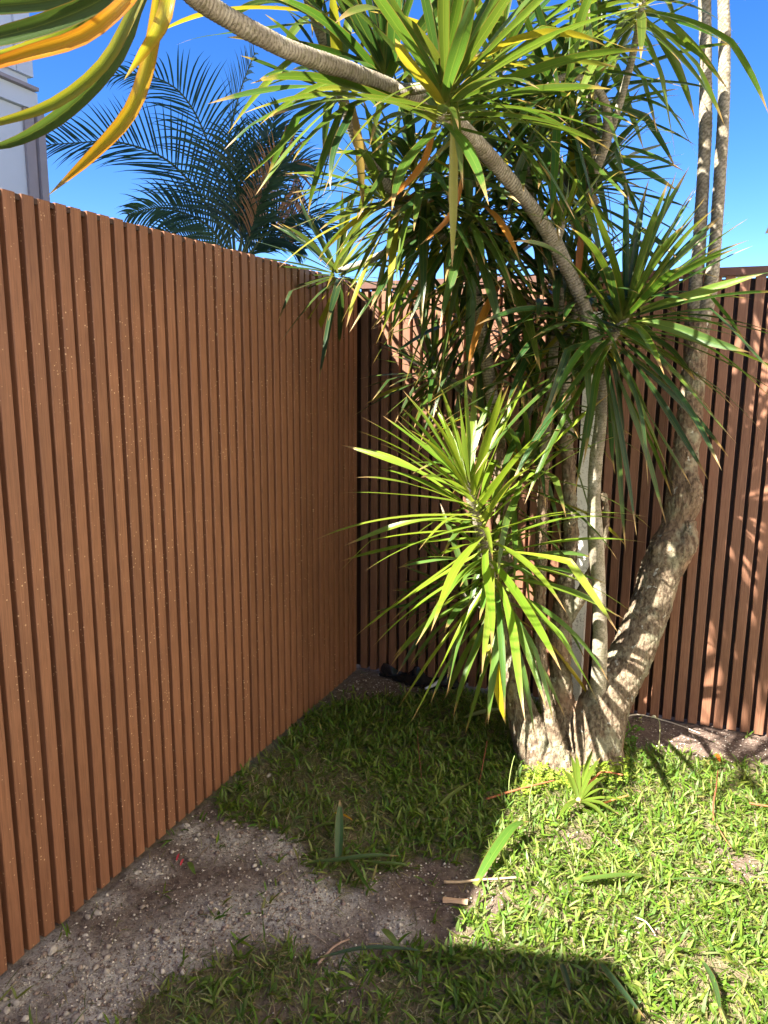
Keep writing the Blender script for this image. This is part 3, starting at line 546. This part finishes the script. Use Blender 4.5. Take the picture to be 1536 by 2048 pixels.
def shown(lf):                                        # picture area of a leaf inside the frame
    q = proj(lf[0]).reshape(-1, 5, 3)
    if q[..., 2].min() < .1: return 0
    c = q[:, 2]; ins = ((c[:, 0] > 0) & (c[:, 0] < 1536) & (c[:, 1] > 0) & (c[:, 1] < 2048)); wd = np.hypot(*(q[:, 0, :2]-q[:, 4, :2]).T)
    seg = np.hypot(*np.diff(c[:, :2], axis=0).T); return float((seg*(wd[1:]+wd[:-1])*.5*ins[1:]).sum())
order = sorted(range(len(LEAVES)), key=lambda i: -shown(LEAVES[i]))
for i in order[:300]:
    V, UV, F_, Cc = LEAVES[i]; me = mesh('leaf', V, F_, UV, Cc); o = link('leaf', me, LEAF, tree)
    rebase(me, V[2]); o.location = V[2]-np.array(tree.location)
Vs = []; Us = []; Fs = []; Cs = []; off = 0
for i in order[300:]:
    V, UV, F_, Cc = LEAVES[i]; Vs.append(V); Us += UV; Cs.append(Cc); Fs += [[a+off for a in f] for f in F_]; off += len(V)
tag(link('crown', mesh('crown', np.concatenate(Vs), Fs, Us, np.concatenate(Cs)), LEAF, tree), kind='stuff')

# ---------------------------------------------------------------- palm beyond the fence
PD = 6.0
def pp(px, py, k=PD): return CAM+ray(px, py)*k
base = pp(468, 560); base[2] = 0
palm = tag(empty('palm', (base[0], base[1], 0)), 'feathery dark green cane palm rising behind the left fence', 'palm')
PG = [(.022, .05, .018), (.03, .065, .02), (.04, .075, .02)]
def frond(pts, ll, seed, tint, nl=46, dr=.5, raised=.35, roll=.9):
    r = np.random.default_rng(seed); S = spline([pp(*p) for p in pts], .02); s = np.linspace(0, 1, len(S)); T = np.gradient(S, axis=0); V = []; F_ = []; Cc = []
    n = len(S); rad = .011*(1-.85*s)+.002
    for i in range(n):
        t = unit(T[i]); a = unit(np.cross(t, (0, 0, 1))); b = np.cross(t, a)
        V += [S[i]+a*rad[i], S[i]+b*rad[i], S[i]-a*rad[i], S[i]-b*rad[i]]; Cc += [(.10, .12, .03)]*4
    F_ += grid_faces(n, 4, True)
    for j in range(nl):
        f = .16+.84*(j+.5)/nl; i = min(n-1, int(f*(n-1))); t = unit(T[i]); a = unit(np.cross(t, (0, 0, 1))); b = np.cross(a, t); a, b = a*math.cos(roll)+b*math.sin(roll), b*math.cos(roll)-a*math.sin(roll)
        L_ = ll*math.sin(math.pi*(.16+.80*f))**.7*r.uniform(.85, 1.1)
        for sgn in (-1, 1):
            d = unit(a*sgn*1.0+t*(.65+.5*f)+b*raised*r.uniform(.6, 1.4)); p = S[i].copy(); sd = unit(np.cross(d, b)); k0 = len(V); tn = np.array(tint)*r.uniform(.7, 1.35)
            dd = dr*r.uniform(.5, 1.5)
            for k in range(6):
                q = k/5; wd = .0082*(np.interp(q, [0, .15, .6, 1], [.5, 1, .8, .04])); V += [p-sd*wd, p+sd*wd]; Cc += [tn, tn]
                d = unit(d+np.array([0, 0, -1])*dd*.32*(.3+q)); p = p+d*L_/5
            F_ += [[k0+2*k, k0+2*k+1, k0+2*k+3, k0+2*k+2] for k in range(5)]
    return mesh('frond', V, F_, None, np.array(Cc))
FR = [([(468, 520), (420, 420), (340, 325), (240, 285), (150, 286), (78, 292)], .52, .25, 0),
      ([(466, 520), (445, 400), (410, 270), (360, 185), (290, 150), (214, 152)], .50, .6, 1),
      ([(470, 520), (462, 400), (458, 280), (478, 190), (500, 130), (510, 105)], .42, .5, 1),
      ([(464, 530), (420, 455), (350, 420), (300, 418), (255, 430)], .44, .9, 2),
      ([(474, 520), (500, 420), (540, 350), (590, 325), (640, 335)], .44, .6, 2),
      ([(478, 530), (510, 430), (530, 330), (545, 250), (560, 210)], .40, .5, 1),
      ([(480, 540), (530, 470), (590, 430), (640, 440), (670, 470)], .42, .7, 0),
      ([(462, 540), (430, 500), (390, 480), (340, 470), (300, 480)], .36, .8, 2),
      ([(476, 530), (520, 490), (560, 480), (610, 500)], .40, .5, 0),
      ([(468, 540), (485, 470), (480, 380), (500, 300), (560, 265), (600, 280)], .42, .7, 1)]
for k, (pts, ll, dr, c) in enumerate(FR): link('frond', frond(pts, ll, 60+k, PG[c], dr=dr, roll=(1.0, .9, .6, 1.1, -.9, -.7, -1.0, 1.0, -.8, -.9)[k]), PALM, palm)
tag(link('frond', frond([(480, 540), (520, 420), (555, 340), (585, 330), (592, 370), (582, 430), (570, 490)], .36, 80, (.36, .17, .07), dr=.9, raised=.1, nl=52), PALM, palm), label='dead rusty orange frond hanging down')
tag(link('frond', frond([(478, 540), (490, 440), (540, 380), (570, 300), (572, 255)], .22, 81, (.34, .22, .12), dr=.8, nl=30), PALM, palm), label='dry orange brown frond')
for k, (px, tx_) in enumerate([(455, 468), (470, 470), (485, 474)]):
    a = pp(px, 900, PD); a[2] = -.06; b_ = pp(tx_, 520); V, F_, CR = tube([(*a, .045), (*((a+b_)/2+np.array([.02*k, 0, 0])), .035), (*b_, .026)], .03, 12, rings(.09, .06, 0, k))
    link('cane', mesh('cane', V, F_, attrs={'crease': CR*.6}), RING, palm)

# ---------------------------------------------------------------- grass, thatch, gravel
def blades(n, area, dens, lmin, lmax, wmin, wmax, tilt, cols, seed, segs=3, tuft=1, flop=.6):
    r = np.random.default_rng(seed); (x0, x1), (y0, y1) = area
    C = np.stack([r.uniform(x0, x1, n), r.uniform(y0, y1, n)], -1); keep = r.uniform(size=n) < dens(C); C = C[keep]
    C = np.repeat(C, tuft, 0)+r.normal(0, .008 if tuft > 1 else .0, (len(C)*tuft, 2)); n = len(C)
    az = r.uniform(0, 2*math.pi, n); el = np.radians(np.clip(r.normal(*tilt, n), 3, 85)); ln = r.uniform(lmin, lmax, n)*r.uniform(.8, 1.1, n); wd = r.uniform(wmin, wmax, n)
    ci = r.integers(len(cols), size=n); T = np.array(cols)[ci]*r.uniform(.75, 1.3, (n, 1))*np.array([1, 1, 1])*r.normal(1, .08, (n, 3)).clip(.7, 1.3)
    p = np.column_stack([C, hgt(C)+.003]); V = []; U = []
    prof = np.interp(np.linspace(0, 1, segs+1), [0, .3, .65, 1], [.6, 1, .8, .05]); roll = r.normal(0, .5, n)
    for k in range(segs+1):
        h = np.stack([np.cos(az), np.sin(az)], -1); sd = np.stack([-np.sin(az)*np.cos(roll), np.cos(az)*np.cos(roll), np.sin(roll)], -1)
        V.append(p-sd*(wd*prof[k]/2)[:, None]); V.append(p+sd*(wd*prof[k]/2)[:, None])
        d = np.column_stack([h*np.cos(el)[:, None], np.sin(el)]); p = p+d*(ln/segs)[:, None]; el = el-flop*r.uniform(.2, 1.3, n)/segs*2; az = az+r.normal(0, .12, n)
    V = np.stack(V, 1); m_ = 2*(segs+1); V = V.reshape(-1, 3); g = hgt(V[:, :2])+.001; V[:, 2] = np.maximum(V[:, 2], g)
    b0 = np.arange(n)*m_; F_ = np.concatenate([np.stack([b0+2*k, b0+2*k+1, b0+2*k+3, b0+2*k+2], -1) for k in range(segs)])
    return V, F_, np.repeat(T, m_, 0)
def nearw(C): return np.ones(len(C))
thin = gp([(440, 1590), (560, 1480), (760, 1560), (800, 1700), (700, 1770), (610, 1700), (540, 1640)]); thin2 = gp([(240, 2120), (300, 1960), (450, 1900), (600, 1890), (720, 1930), (860, 1960), (900, 2120)])
def d_broad(C):
    b = bare_field(C); f = .5+.5*vnoise(C*7, 33); d = (1-b)*(.55+.45*f)+b*.012
    th = np.maximum(inpoly(C, thin), inpoly(C, thin2)); return d*np.where(th, .30, 1.0)*((np.hypot(C[:, 0]-1.14, C[:, 1]+.52) > .165) & (C[:, 0] > .015) & (C[:, 1] < -.01))
def d_thin(C):
    b = bare_field(C); p = pale_field(C); return ((1-b)*.9+b*.035+b*p*.03)*(.6+.4*vnoise(C*9, 35))*((np.hypot(C[:, 0]-1.14, C[:, 1]+.52) > .15) & (C[:, 0] > .015))
GC = [(.082, .148, .014), (.108, .182, .018), (.066, .124, .013), (.14, .20, .026), (.18, .21, .055)]
DC = [(.14, .145, .05), (.10, .125, .035), (.25, .215, .11), (.32, .275, .155), (.085, .115, .03)]
A1 = ((.0, 2.35), (-2.5, -.02)); A2 = ((.0, 2.7), (-4.4, -2.5))
parts = [blades(19000, A1, d_broad, .024, .064, .0042, .0098, (36, 22), GC, 101, 3, 4, .38), blades(2600, A2, d_broad, .032, .066, .007, .012, (34, 18), GC, 102, 3, 3, .55)]
o_ = 0; Vs = []; Fs = []; Cs = []
for V, F_, Cc in parts: Vs.append(V); Fs.append(F_+o_); Cs.append(Cc); o_ += len(V)
tag(link('grass', mesh('grass', np.concatenate(Vs), np.concatenate(Fs), None, np.concatenate(Cs)), GRASS), 'short broad-bladed green lawn grass around the bare soil', 'grass', kind='stuff')
Va, Fa, Ca = blades(85000, A1, d_thin, .02, .06, .0014, .0030, (16, 12), DC, 103, 3, 1, .35)
def d_sparse(C): return np.maximum(inpoly(C, thin), inpoly(C, thin2))*(1-bare_field(C)*.8)*(.55+.45*vnoise(C*14, 36))*(C[:, 0] > .02)
Vb, Fb, Cb = blades(70000, A1, d_sparse, .02, .055, .0016, .0034, (30, 18), [(.15, .19, .05), (.12, .16, .045), (.22, .21, .09), (.38, .33, .19), (.18, .21, .07)], 104, 3, 1, .4)
V = np.concatenate([Va, Vb]); F_ = np.concatenate([Fa, Fb+len(Va)]); Cc = np.concatenate([Ca, Cb])
tag(link('dry_thatch', mesh('dry_thatch', V, F_, None, Cc), GRASS), 'fine dull olive and straw thatch under the lawn', 'thatch', kind='stuff')
def crumbs(n, seed, smin, smax, dens, cols, area=A1, pw=3.):
    r = np.random.default_rng(seed); C = np.stack([r.uniform(*area[0], n), r.uniform(*area[1], n)], -1); C = C[r.uniform(size=n) < dens(C)]; n = len(C)
    oct_ = np.array([(1, 0, 0), (.3, .95, 0), (-.8, .6, 0), (-.8, -.55, 0), (.3, -.95, 0), (.1, .1, .75), (0, 0, -.6)]); Fo = np.array([(0, 1, 5), (1, 2, 5), (2, 3, 5), (3, 4, 5), (4, 0, 5), (1, 0, 6), (2, 1, 6), (3, 2, 6), (4, 3, 6), (0, 4, 6)])
    s = smin+(smax-smin)*r.uniform(size=n)**pw; a = r.uniform(0, 6.28, n); O = oct_[None]*r.uniform(.6, 1.25, (n, 7, 3)); x = O[..., 0]*np.cos(a)[:, None]-O[..., 1]*np.sin(a)[:, None]; y = O[..., 0]*np.sin(a)[:, None]+O[..., 1]*np.cos(a)[:, None]
    V = np.stack([x, y, O[..., 2]], -1)*s[:, None, None]; V[..., :2] += C[:, None]; V[..., 2] += (hgt(C)+.003+s*.25)[:, None]
    T = np.array(cols)[r.integers(len(cols), size=n)]*r.uniform(.7, 1.25, (n, 1)); F_ = (Fo[None]+np.arange(n)[:, None, None]*7).reshape(-1, 3)
    return V.reshape(-1, 3), F_, np.repeat(T, 7, 0)
STC = [(.27, .205, .165), (.36, .295, .24), (.46, .40, .33), (.19, .138, .11), (.58, .52, .44)]
def d_stone(C): return bare_field(C)*(.05+.95*pale_field(C))*(C[:, 0] > .012)*(C[:, 1] < -.01)
def d_fine(C): return (bare_field(C)*(.30+.70*pale_field(C)))*(C[:, 0] > .012)*(C[:, 1] < -.01)
V1, F1, C1 = crumbs(90000, 201, .0014, .0055, d_fine, STC); V2, F2, C2 = crumbs(13000, 202, .003, .012, d_stone, [(.25, .19, .155), (.32, .255, .205), (.40, .34, .28), (.19, .138, .11), (.50, .44, .37)], pw=3.)
tag(link('gravel', mesh('gravel', np.concatenate([V1, V2]), np.concatenate([F1, F2+len(V1)]), None, np.concatenate([C1, C2]), smooth=False), STONE), 'loose soil crumbs and pale gravel on the bare strip by the fence', 'gravel', kind='stuff')

# ---------------------------------------------------------------- things lying on the ground
def gpt(px, py, dz=.02):
    p = gnd(px, py); p[2] = float(hgt(p[:2])[0])+dz; return p
def fallen(name, label, cat, pts, width, tint, seed, group=None, mat=None):
    P_ = [gpt(*p) for p in pts]; V, UV, F_, Cc = oneleaf(P_, width, tint, seed, up=np.array([0, 0, 1.0])); me = mesh(name, V, F_, UV, Cc); o = link(name, me, mat or LEAF)
    rebase(me, P_[0]); o.location = P_[0]; return tag(o, label, cat, group)
DG = (.05, .11, .02)
for k, (lab, pts, wd, tn) in enumerate([
    ('broad fresh green leaf standing at the edge between soil and sunlit lawn', [(950, 1768, .012), (985, 1735, .05), (1025, 1690, .075), (1058, 1662, .05)], .036, (.08, .17, .025)),
    ('long flat green leaf lying level across the sunlit lawn', [(1148, 1776, .035), (1200, 1776, .042), (1260, 1768, .042), (1305, 1764, .03)], .024, (.09, .16, .03)),
    ('thin green leaf end to end with the level leaf on the sunlit lawn', [(1330, 1766, .03), (1390, 1772, .035), (1450, 1780, .035), (1490, 1784, .03)], .010, (.07, .14, .03)),
    ('dark green leaf standing upright out of the shaded crossing leaves', [(676, 1728, .01), (678, 1705, .06), (679, 1690, .11), (680, 1680, .15)], .030, DG),
    ('long dark leaf lying over the others at the soil patch edge', [(615, 1735, .03), (680, 1731, .035), (740, 1724, .035), (800, 1718, .03)], .020, (.07, .12, .04)),
    ('dark leaf pointing from the crossing leaves onto bare soil', [(692, 1720, .03), (708, 1745, .035), (728, 1775, .03), (748, 1797, .02)], .020, DG),
    ('short leaf with pale torn tip beside the crossing leaves', [(725, 1732, .03), (760, 1735, .03), (800, 1736, .028), (818, 1734, .02)], .014, (.08, .13, .03)),
    ('slim yellow-tipped leaf beside the gravelly soil edge', [(680, 1660, .03), (650, 1664, .035), (625, 1672, .03), (606, 1682, .02)], .014, (.10, .15, .03)),
    ('pale celery-green leaf lying in shaded grass left of the trunk', [(880, 1622, .03), (905, 1606, .045), (930, 1590, .05), (956, 1574, .045)], .022, (.22, .27, .08)),
    ('pale green leaf lying against the left foot of the trunk', [(928, 1444, .03), (950, 1440, .035), (980, 1435, .04), (1010, 1432, .04)], .026, (.22, .28, .10)),
    ('dark blue-green leaf lying across the near shaded lawn', [(1195, 1945, .05), (1220, 1980, .05), (1250, 2015, .05), (1290, 2060, .05)], .020, (.05, .10, .045)),
    ('dark narrow leaf on sunlit lawn by the sail shadow', [(1400, 1940, .045), (1420, 1975, .045), (1432, 2015, .045), (1440, 2060, .045)], .016, (.05, .10, .03)),
    ('blackish green leaf stub sunk in shaded near grass', [(1120, 1950, .05), (1130, 1975, .045), (1140, 2005, .035)], .018, (.03, .06, .03)),
    ('dusty grey-green leaf resting on soil patch rim', [(640, 1918, .02), (720, 1908, .03), (790, 1906, .03), (860, 1908, .025)], .016, (.07, .12, .07)),
    ('short light green leaf leaning on the soil patch rim', [(765, 1868, .03), (780, 1885, .035), (803, 1905, .02)], .020, (.16, .22, .06)),
    ('yellow-orange dead leaf in shaded grass above the gravel', [(668, 1641, .035), (690, 1648, .035), (708, 1655, .03)], .014, (.50, .26, .02)),
    ('single small green leaf on the dark soil by the fence', [(377, 1722, .012), (384, 1735, .018), (392, 1747, .008)], .016, (.16, .28, .06)),
    ('small rust-red leaf on the soil edge right of the trunk', [(1428, 1512, .02), (1434, 1520, .03), (1440, 1530, .02)], .020, (.50, .13, .02))]):
    fallen('fallen_leaf', lab, 'leaf', pts, wd, tn, 300+k)
def stick(label, pts, rad, tint, name='twig', cat='twig', seed=0):
    P_ = [gpt(*p) for p in pts]; V, F_, CR = tube([(*p, rad*(1-.5*i/len(P_))) for i, p in enumerate(P_)], .008, 7, None, rad*.35, seed)
    me = mesh(name, V, F_, None, np.tile(np.array(tint), (len(V), 1))); rebase(me, P_[0]); o = link(name, me, STICK); o.location = P_[0]; return tag(o, label, cat)
RB = (.30, .10, .045); TN = (.50, .36, .22)
stick('red-brown leaf stalk lying left of the cut leaf rosette', [(972, 1607, .03), (1020, 1598, .04), (1060, 1590, .045), (1108, 1583, .05)], .0042, RB, seed=1)
stick('bent red-brown stalk lying behind the cut leaf rosette', [(1160, 1600, .04), (1185, 1580, .05), (1205, 1568, .05), (1245, 1570, .04)], .0045, RB, seed=2)
stick('orange-brown stalk under the right side of the cut rosette', [(1205, 1620, .035), (1230, 1612, .04), (1255, 1606, .04)], .004, (.45, .17, .06), seed=3)
stick('thin dark red stem standing in shaded grass', [(843, 1552, .01), (840, 1535, .03), (836, 1510, .06), (834, 1490, .075)], .0022, (.14, .05, .03), seed=4)
stick('dark red stem leaning in shaded grass near the trunk', [(955, 1572, .01), (962, 1555, .03), (968, 1535, .06), (973, 1514, .075)], .003, (.17, .055, .03), seed=5)
stick('crooked dark stem standing in sunlit lawn at the right', [(1427, 1640, .01), (1426, 1620, .04), (1430, 1600, .06), (1432, 1576, .08)], .0032, (.18, .06, .03), seed=6)
stick('fine brown stem lying on bare lawn spot at the right', [(1432, 1655, .03), (1445, 1680, .03), (1462, 1702, .025)], .0022, (.30, .14, .06), seed=7)
stick('reddish twig at the right on sunlit lawn', [(1498, 1616, .03), (1520, 1620, .03), (1560, 1626, .03)], .004, RB, seed=8)
stick('long pale strip of bark crossing from soil to lawn', [(888, 1762, .012), (930, 1763, .015), (970, 1763, .02), (1032, 1772, .04)], .0045, TN, seed=9)
stick('tan dry stalk lying on the dark soil patch', [(634, 1928, .015), (660, 1903, .02), (680, 1888, .02), (698, 1876, .012)], .0042, (.33, .22, .16), seed=10)
stick('thin pale root strand across the soil', [(585, 1843, .008), (610, 1858, .012), (630, 1868, .012), (652, 1880, .008)], .002, (.36, .29, .22), seed=11)
stick('curved vine stem lying along the back fence base', [(1240, 1437, .01), (1275, 1433, .02), (1320, 1442, .02), (1365, 1455, .015), (1400, 1468, .006)], .0035, (.50, .43, .33), 'vine', 'vine', seed=12)
stick('dry straw stalk lying in the sunlit lawn', [(1270, 1850, .03), (1290, 1865, .04), (1308, 1880, .03)], .0022, (.60, .46, .28), seed=13)
P_ = gpt(912, 1798, .012)
V = np.array([(x, y, z) for x in (-.036, -.012, .014, .034) for y, z in ((-.008, -.004), (.008, -.005), (.007, .006), (-.007, .007))])+rng.normal(0, .0012, (16, 3))
me = mesh('wood_chip', V, grid_faces(4, 4, True)+[[3, 2, 1, 0], [12, 13, 14, 15]], None, np.tile((.62, .40, .25), (16, 1)), smooth=False); o = link('wood_chip', me, STICK); o.location = P_; o.rotation_euler = (0, 0, .25); tag(o, 'pale tan wood chip lying on the dark soil patch', 'wood chip')
# cut rosette on the lawn
c0 = gpt(1156, 1622, .045); ro = tag(empty('cut_rosette', c0), 'small cut dragon tree rosette lying on sunlit lawn before the trunk', 'leaf rosette')
for k, (px, py, dz) in enumerate([(1118, 1562, .06), (1138, 1552, .09), (1150, 1556, .10), (1183, 1548, .10), (1198, 1564, .10), (1215, 1588, .08), (1236, 1604, .06), (1280, 1626, .04), (1240, 1640, .03), (1222, 1656, .02), (1112, 1652, .03), (1128, 1580, .08)]):
    e_ = gpt(px, py, dz); m_ = (c0+e_)/2+np.array([0, 0, .02]); V, UV, F_, Cc = oneleaf([c0, m_, e_], .019, np.array((.11, .17, .02))*random.uniform(.8, 1.2), 400+k, up=np.array([0, 0, 1.0]))
    link('leaf', mesh('leaf', V, F_, UV, Cc), LEAF, ro)
V, F_, _ = tube([(*(c0-np.array([.0, 0, .012])), .008), (*c0, .011), (*(c0+np.array([0, -.008, .012])), .006)], .004, 9, None, .0008, 3)
link('stem', mesh('stem', V, F_, None, np.tile((.42, .36, .16), (len(V), 1))), STICK, ro)
# clover and weeds
def clover(name, label, spots, n, size, seed, tints):
    r = np.random.default_rng(seed); V = []; F_ = []; Cc = []; c0 = gpt(*spots[0][:2], 0)
    for q in range(n):
        px, py, rx, hh = spots[r.integers(len(spots))]; p = gpt(px+r.normal(0, rx), py+r.normal(0, rx*.45), r.uniform(.01, hh)); tn = np.array(tints[r.integers(len(tints))])*r.uniform(.8, 1.25); a0 = r.uniform(0, 6.28); nrm = unit(np.array([0, 0, 1.0])+r.normal(0, .35, 3)); u = unit(np.cross(nrm, (1, .2, 0))); v = np.cross(nrm, u)
        for l in range(3):
            a = a0+l*2.094; s_ = size*r.uniform(.7, 1.2); k0 = len(V); d = u*math.cos(a)+v*math.sin(a); e = np.cross(nrm, d)
            V += [p, p+d*s_*.55+e*s_*.45, p+d*s_+e*s_*.28, p+d*s_*.9, p+d*s_-e*s_*.28, p+d*s_*.55-e*s_*.45]; F_.append([k0+i for i in range(6)]); Cc += [tn]*6
        k0 = len(V); g_ = p.copy(); g_[2] = hgt(p[:2])[0]; V += [p+u*.0006, p-u*.0006, g_-u*.0006, g_+u*.0006]; F_.append([k0, k0+1, k0+2, k0+3]); Cc += [tn]*4
    ro = tag(empty(name, c0), label, 'clover'); tag(link('foliage', mesh('foliage', V, F_, None, np.array(Cc)), GRASS, ro), kind='stuff'); return ro
CL = [(.22, .30, .03), (.17, .26, .03), (.28, .33, .05)]
clover('clover_clump', 'bright yellow-green clover clump at the right foot of the trunk', [(1205, 1522, 14, .09), (1222, 1540, 14, .06), (1195, 1545, 16, .05), (1215, 1560, 22, .04)], 260, .013, 1, CL)
clover('clover_clump', 'bright yellow-green clover spread along the left foot of the trunk', [(1068, 1560, 16, .05), (1095, 1568, 18, .045), (1130, 1570, 18, .04), (1060, 1585, 14, .04), (1135, 1540, 5, .05)], 260, .012, 2, CL)
clover('round_leaf_weed', 'small round-leaved weed in the trunk shadow beside the fence soil', [(1248, 1474, 3, .07), (1262, 1472, 4, .08), (1275, 1480, 4, .07), (1258, 1492, 5, .04), (1275, 1500, 4, .03)], 16, .016, 3, [(.10, .24, .03), (.13, .28, .04)])
sp_ = [gpt(1316, 1500, 0), gpt(1318, 1490, .05), gpt(1316, 1480, .09), gpt(1308, 1480, .115)]
wd_ = tag(empty('seeding_weed', sp_[0]), 'slender weed stalk with pale nodding bud beside the fence soil', 'weed')
V, F_, _ = tube([(*p, .0016) for p in sp_], .006, 6); link('stalk', mesh('stalk', V, F_, None, np.tile((.35, .36, .16), (len(V), 1))), STICK, wd_)
V, F_, _ = tube([(*(sp_[3]), .003), (*(sp_[3]+np.array([-.008, 0, .0])), .006), (*(sp_[3]+np.array([-.018, 0, -.006])), .003)], .003, 7); link('bud', mesh('bud', V, F_, None, np.tile((.60, .58, .38), (len(V), 1))), STICK, wd_)
for k, (px, py, lab) in enumerate([(1060, 1640, 'pale grass seed stalk standing at the shadow edge left of the cut rosette'), (1020, 1600, 'pale bent grass stalk standing in the shaded grass by the trunk')]):
    stick(lab, [(px, py, 0), (px-3, py-8, .06), (px+2, py-16, .12), (px+6, py-18, .15)], .0013, (.30, .36, .12), 'grass_stalk', 'grass stalk', 20+k)
# black plastic edging with pale rim by the back fence
pp_ = [gnd(760, 1347), gnd(800, 1353), gnd(840, 1358), gnd(880, 1366), gnd(925, 1374)]; V = []; n_ = 24
S = spline(pp_, .01); S = S[np.linspace(0, len(S)-1, n_).astype(int)]
for i in range(n_):
    f = i/(n_-1); dep = .035+.085*math.sin(math.pi*min(1, f*1.05))*f**.5
    for j in range(6):
        q = j/5; V.append((S[i][0], -.004-dep*q, hgt(np.array([[S[i][0], -dep*q]]))[0]+.012+.05*(1-q)**2*(.6+.4*math.sin(f*17))+.006*math.sin(f*31+q*9)))
ps = tag(empty('plastic_sheet', (float(S[12][0]), -.03, 0)), 'crumpled black plastic sheet with white edge under the back fence', 'plastic sheet')
BLK = plain('black_plastic', (.012, .012, .014), .25, .2, 20, .1); WPL = plain('white_plastic', (.70, .74, .80), .4, .06, 20, .1)
link('sheet', mesh('sheet', V, grid_faces(n_, 6)), BLK, ps)
V, F_, _ = tube([(*gpt(850, 1378, .02), .005), (*gpt(866, 1374, .024), .008), (*gpt(880, 1366, .028), .006), (*gpt(884, 1361, .03), .003)], .006, 8, None, .0015, 5); link('white_edge', mesh('white_edge', V, F_), WPL, ps)
# pink petals and larger stones
for k, (px, py) in enumerate([(353, 1718), (361, 1727)]):
    fallen('petal', 'thin pink petal shred on dark soil by the fence', 'petal', [(px, py, .008), (px+3, py-6, .014), (px+6, py-12, .01)], .007, (.55, .06, .08), 500+k, 'pink petals on the soil', STICK)
def stone_mesh(seed):
    import bmesh
    bm = bmesh.new(); bmesh.ops.create_icosphere(bm, subdivisions=2, radius=1.0); r = np.random.default_rng(seed); V = np.array([v.co[:] for v in bm.verts]); N_ = 1+.22*vnoise(V*1.6, seed)+.10*vnoise(V*4, seed+1)
    V = V*N_[:, None]*np.array([1, r.uniform(.65, .9), r.uniform(.5, .7)]); F_ = [[v.index for v in f.verts] for f in bm.faces]; bm.free()
    me = mesh('stone', V, F_, None, np.tile(np.array([(.44, .39, .33), (.34, .29, .24), (.54, .49, .42)][seed % 3]), (len(V), 1)), smooth=False); me.materials.append(STONE); return me
SM = [stone_mesh(900+k) for k in range(5)]
for k, (px, py, sz) in enumerate([(195, 1822, .014), (176, 1829, .009), (170, 1868, .010), (105, 1898, .017), (180, 1880, .007), (178, 1888, .008), (240, 1938, .011), (242, 1955, .009), (275, 1738, .012), (300, 1735, .013), (315, 1740, .010), (155, 2035, .016), (200, 2030, .010), (32, 2000, .011), (25, 1985, .009), (372, 1646, .014), (460, 1652, .008), (525, 1657, .007), (560, 1703, .006), (237, 1990, .010), (12, 2015, .012), (130, 1915, .009), (312, 1876, .007), (336, 1882, .007), (492, 1840, .006), (538, 1543, .014)]):
    o = bpy.data.objects.new('stone', SM[k % 5]); col.objects.link(o); o.location = gpt(px, py, sz*.25); o.scale = (sz,)*3; o.rotation_euler = (0, 0, k*1.7); tag(o, 'pale angular stone lying on the bare soil along the fence', 'stone', 'loose stones on the soil strip')
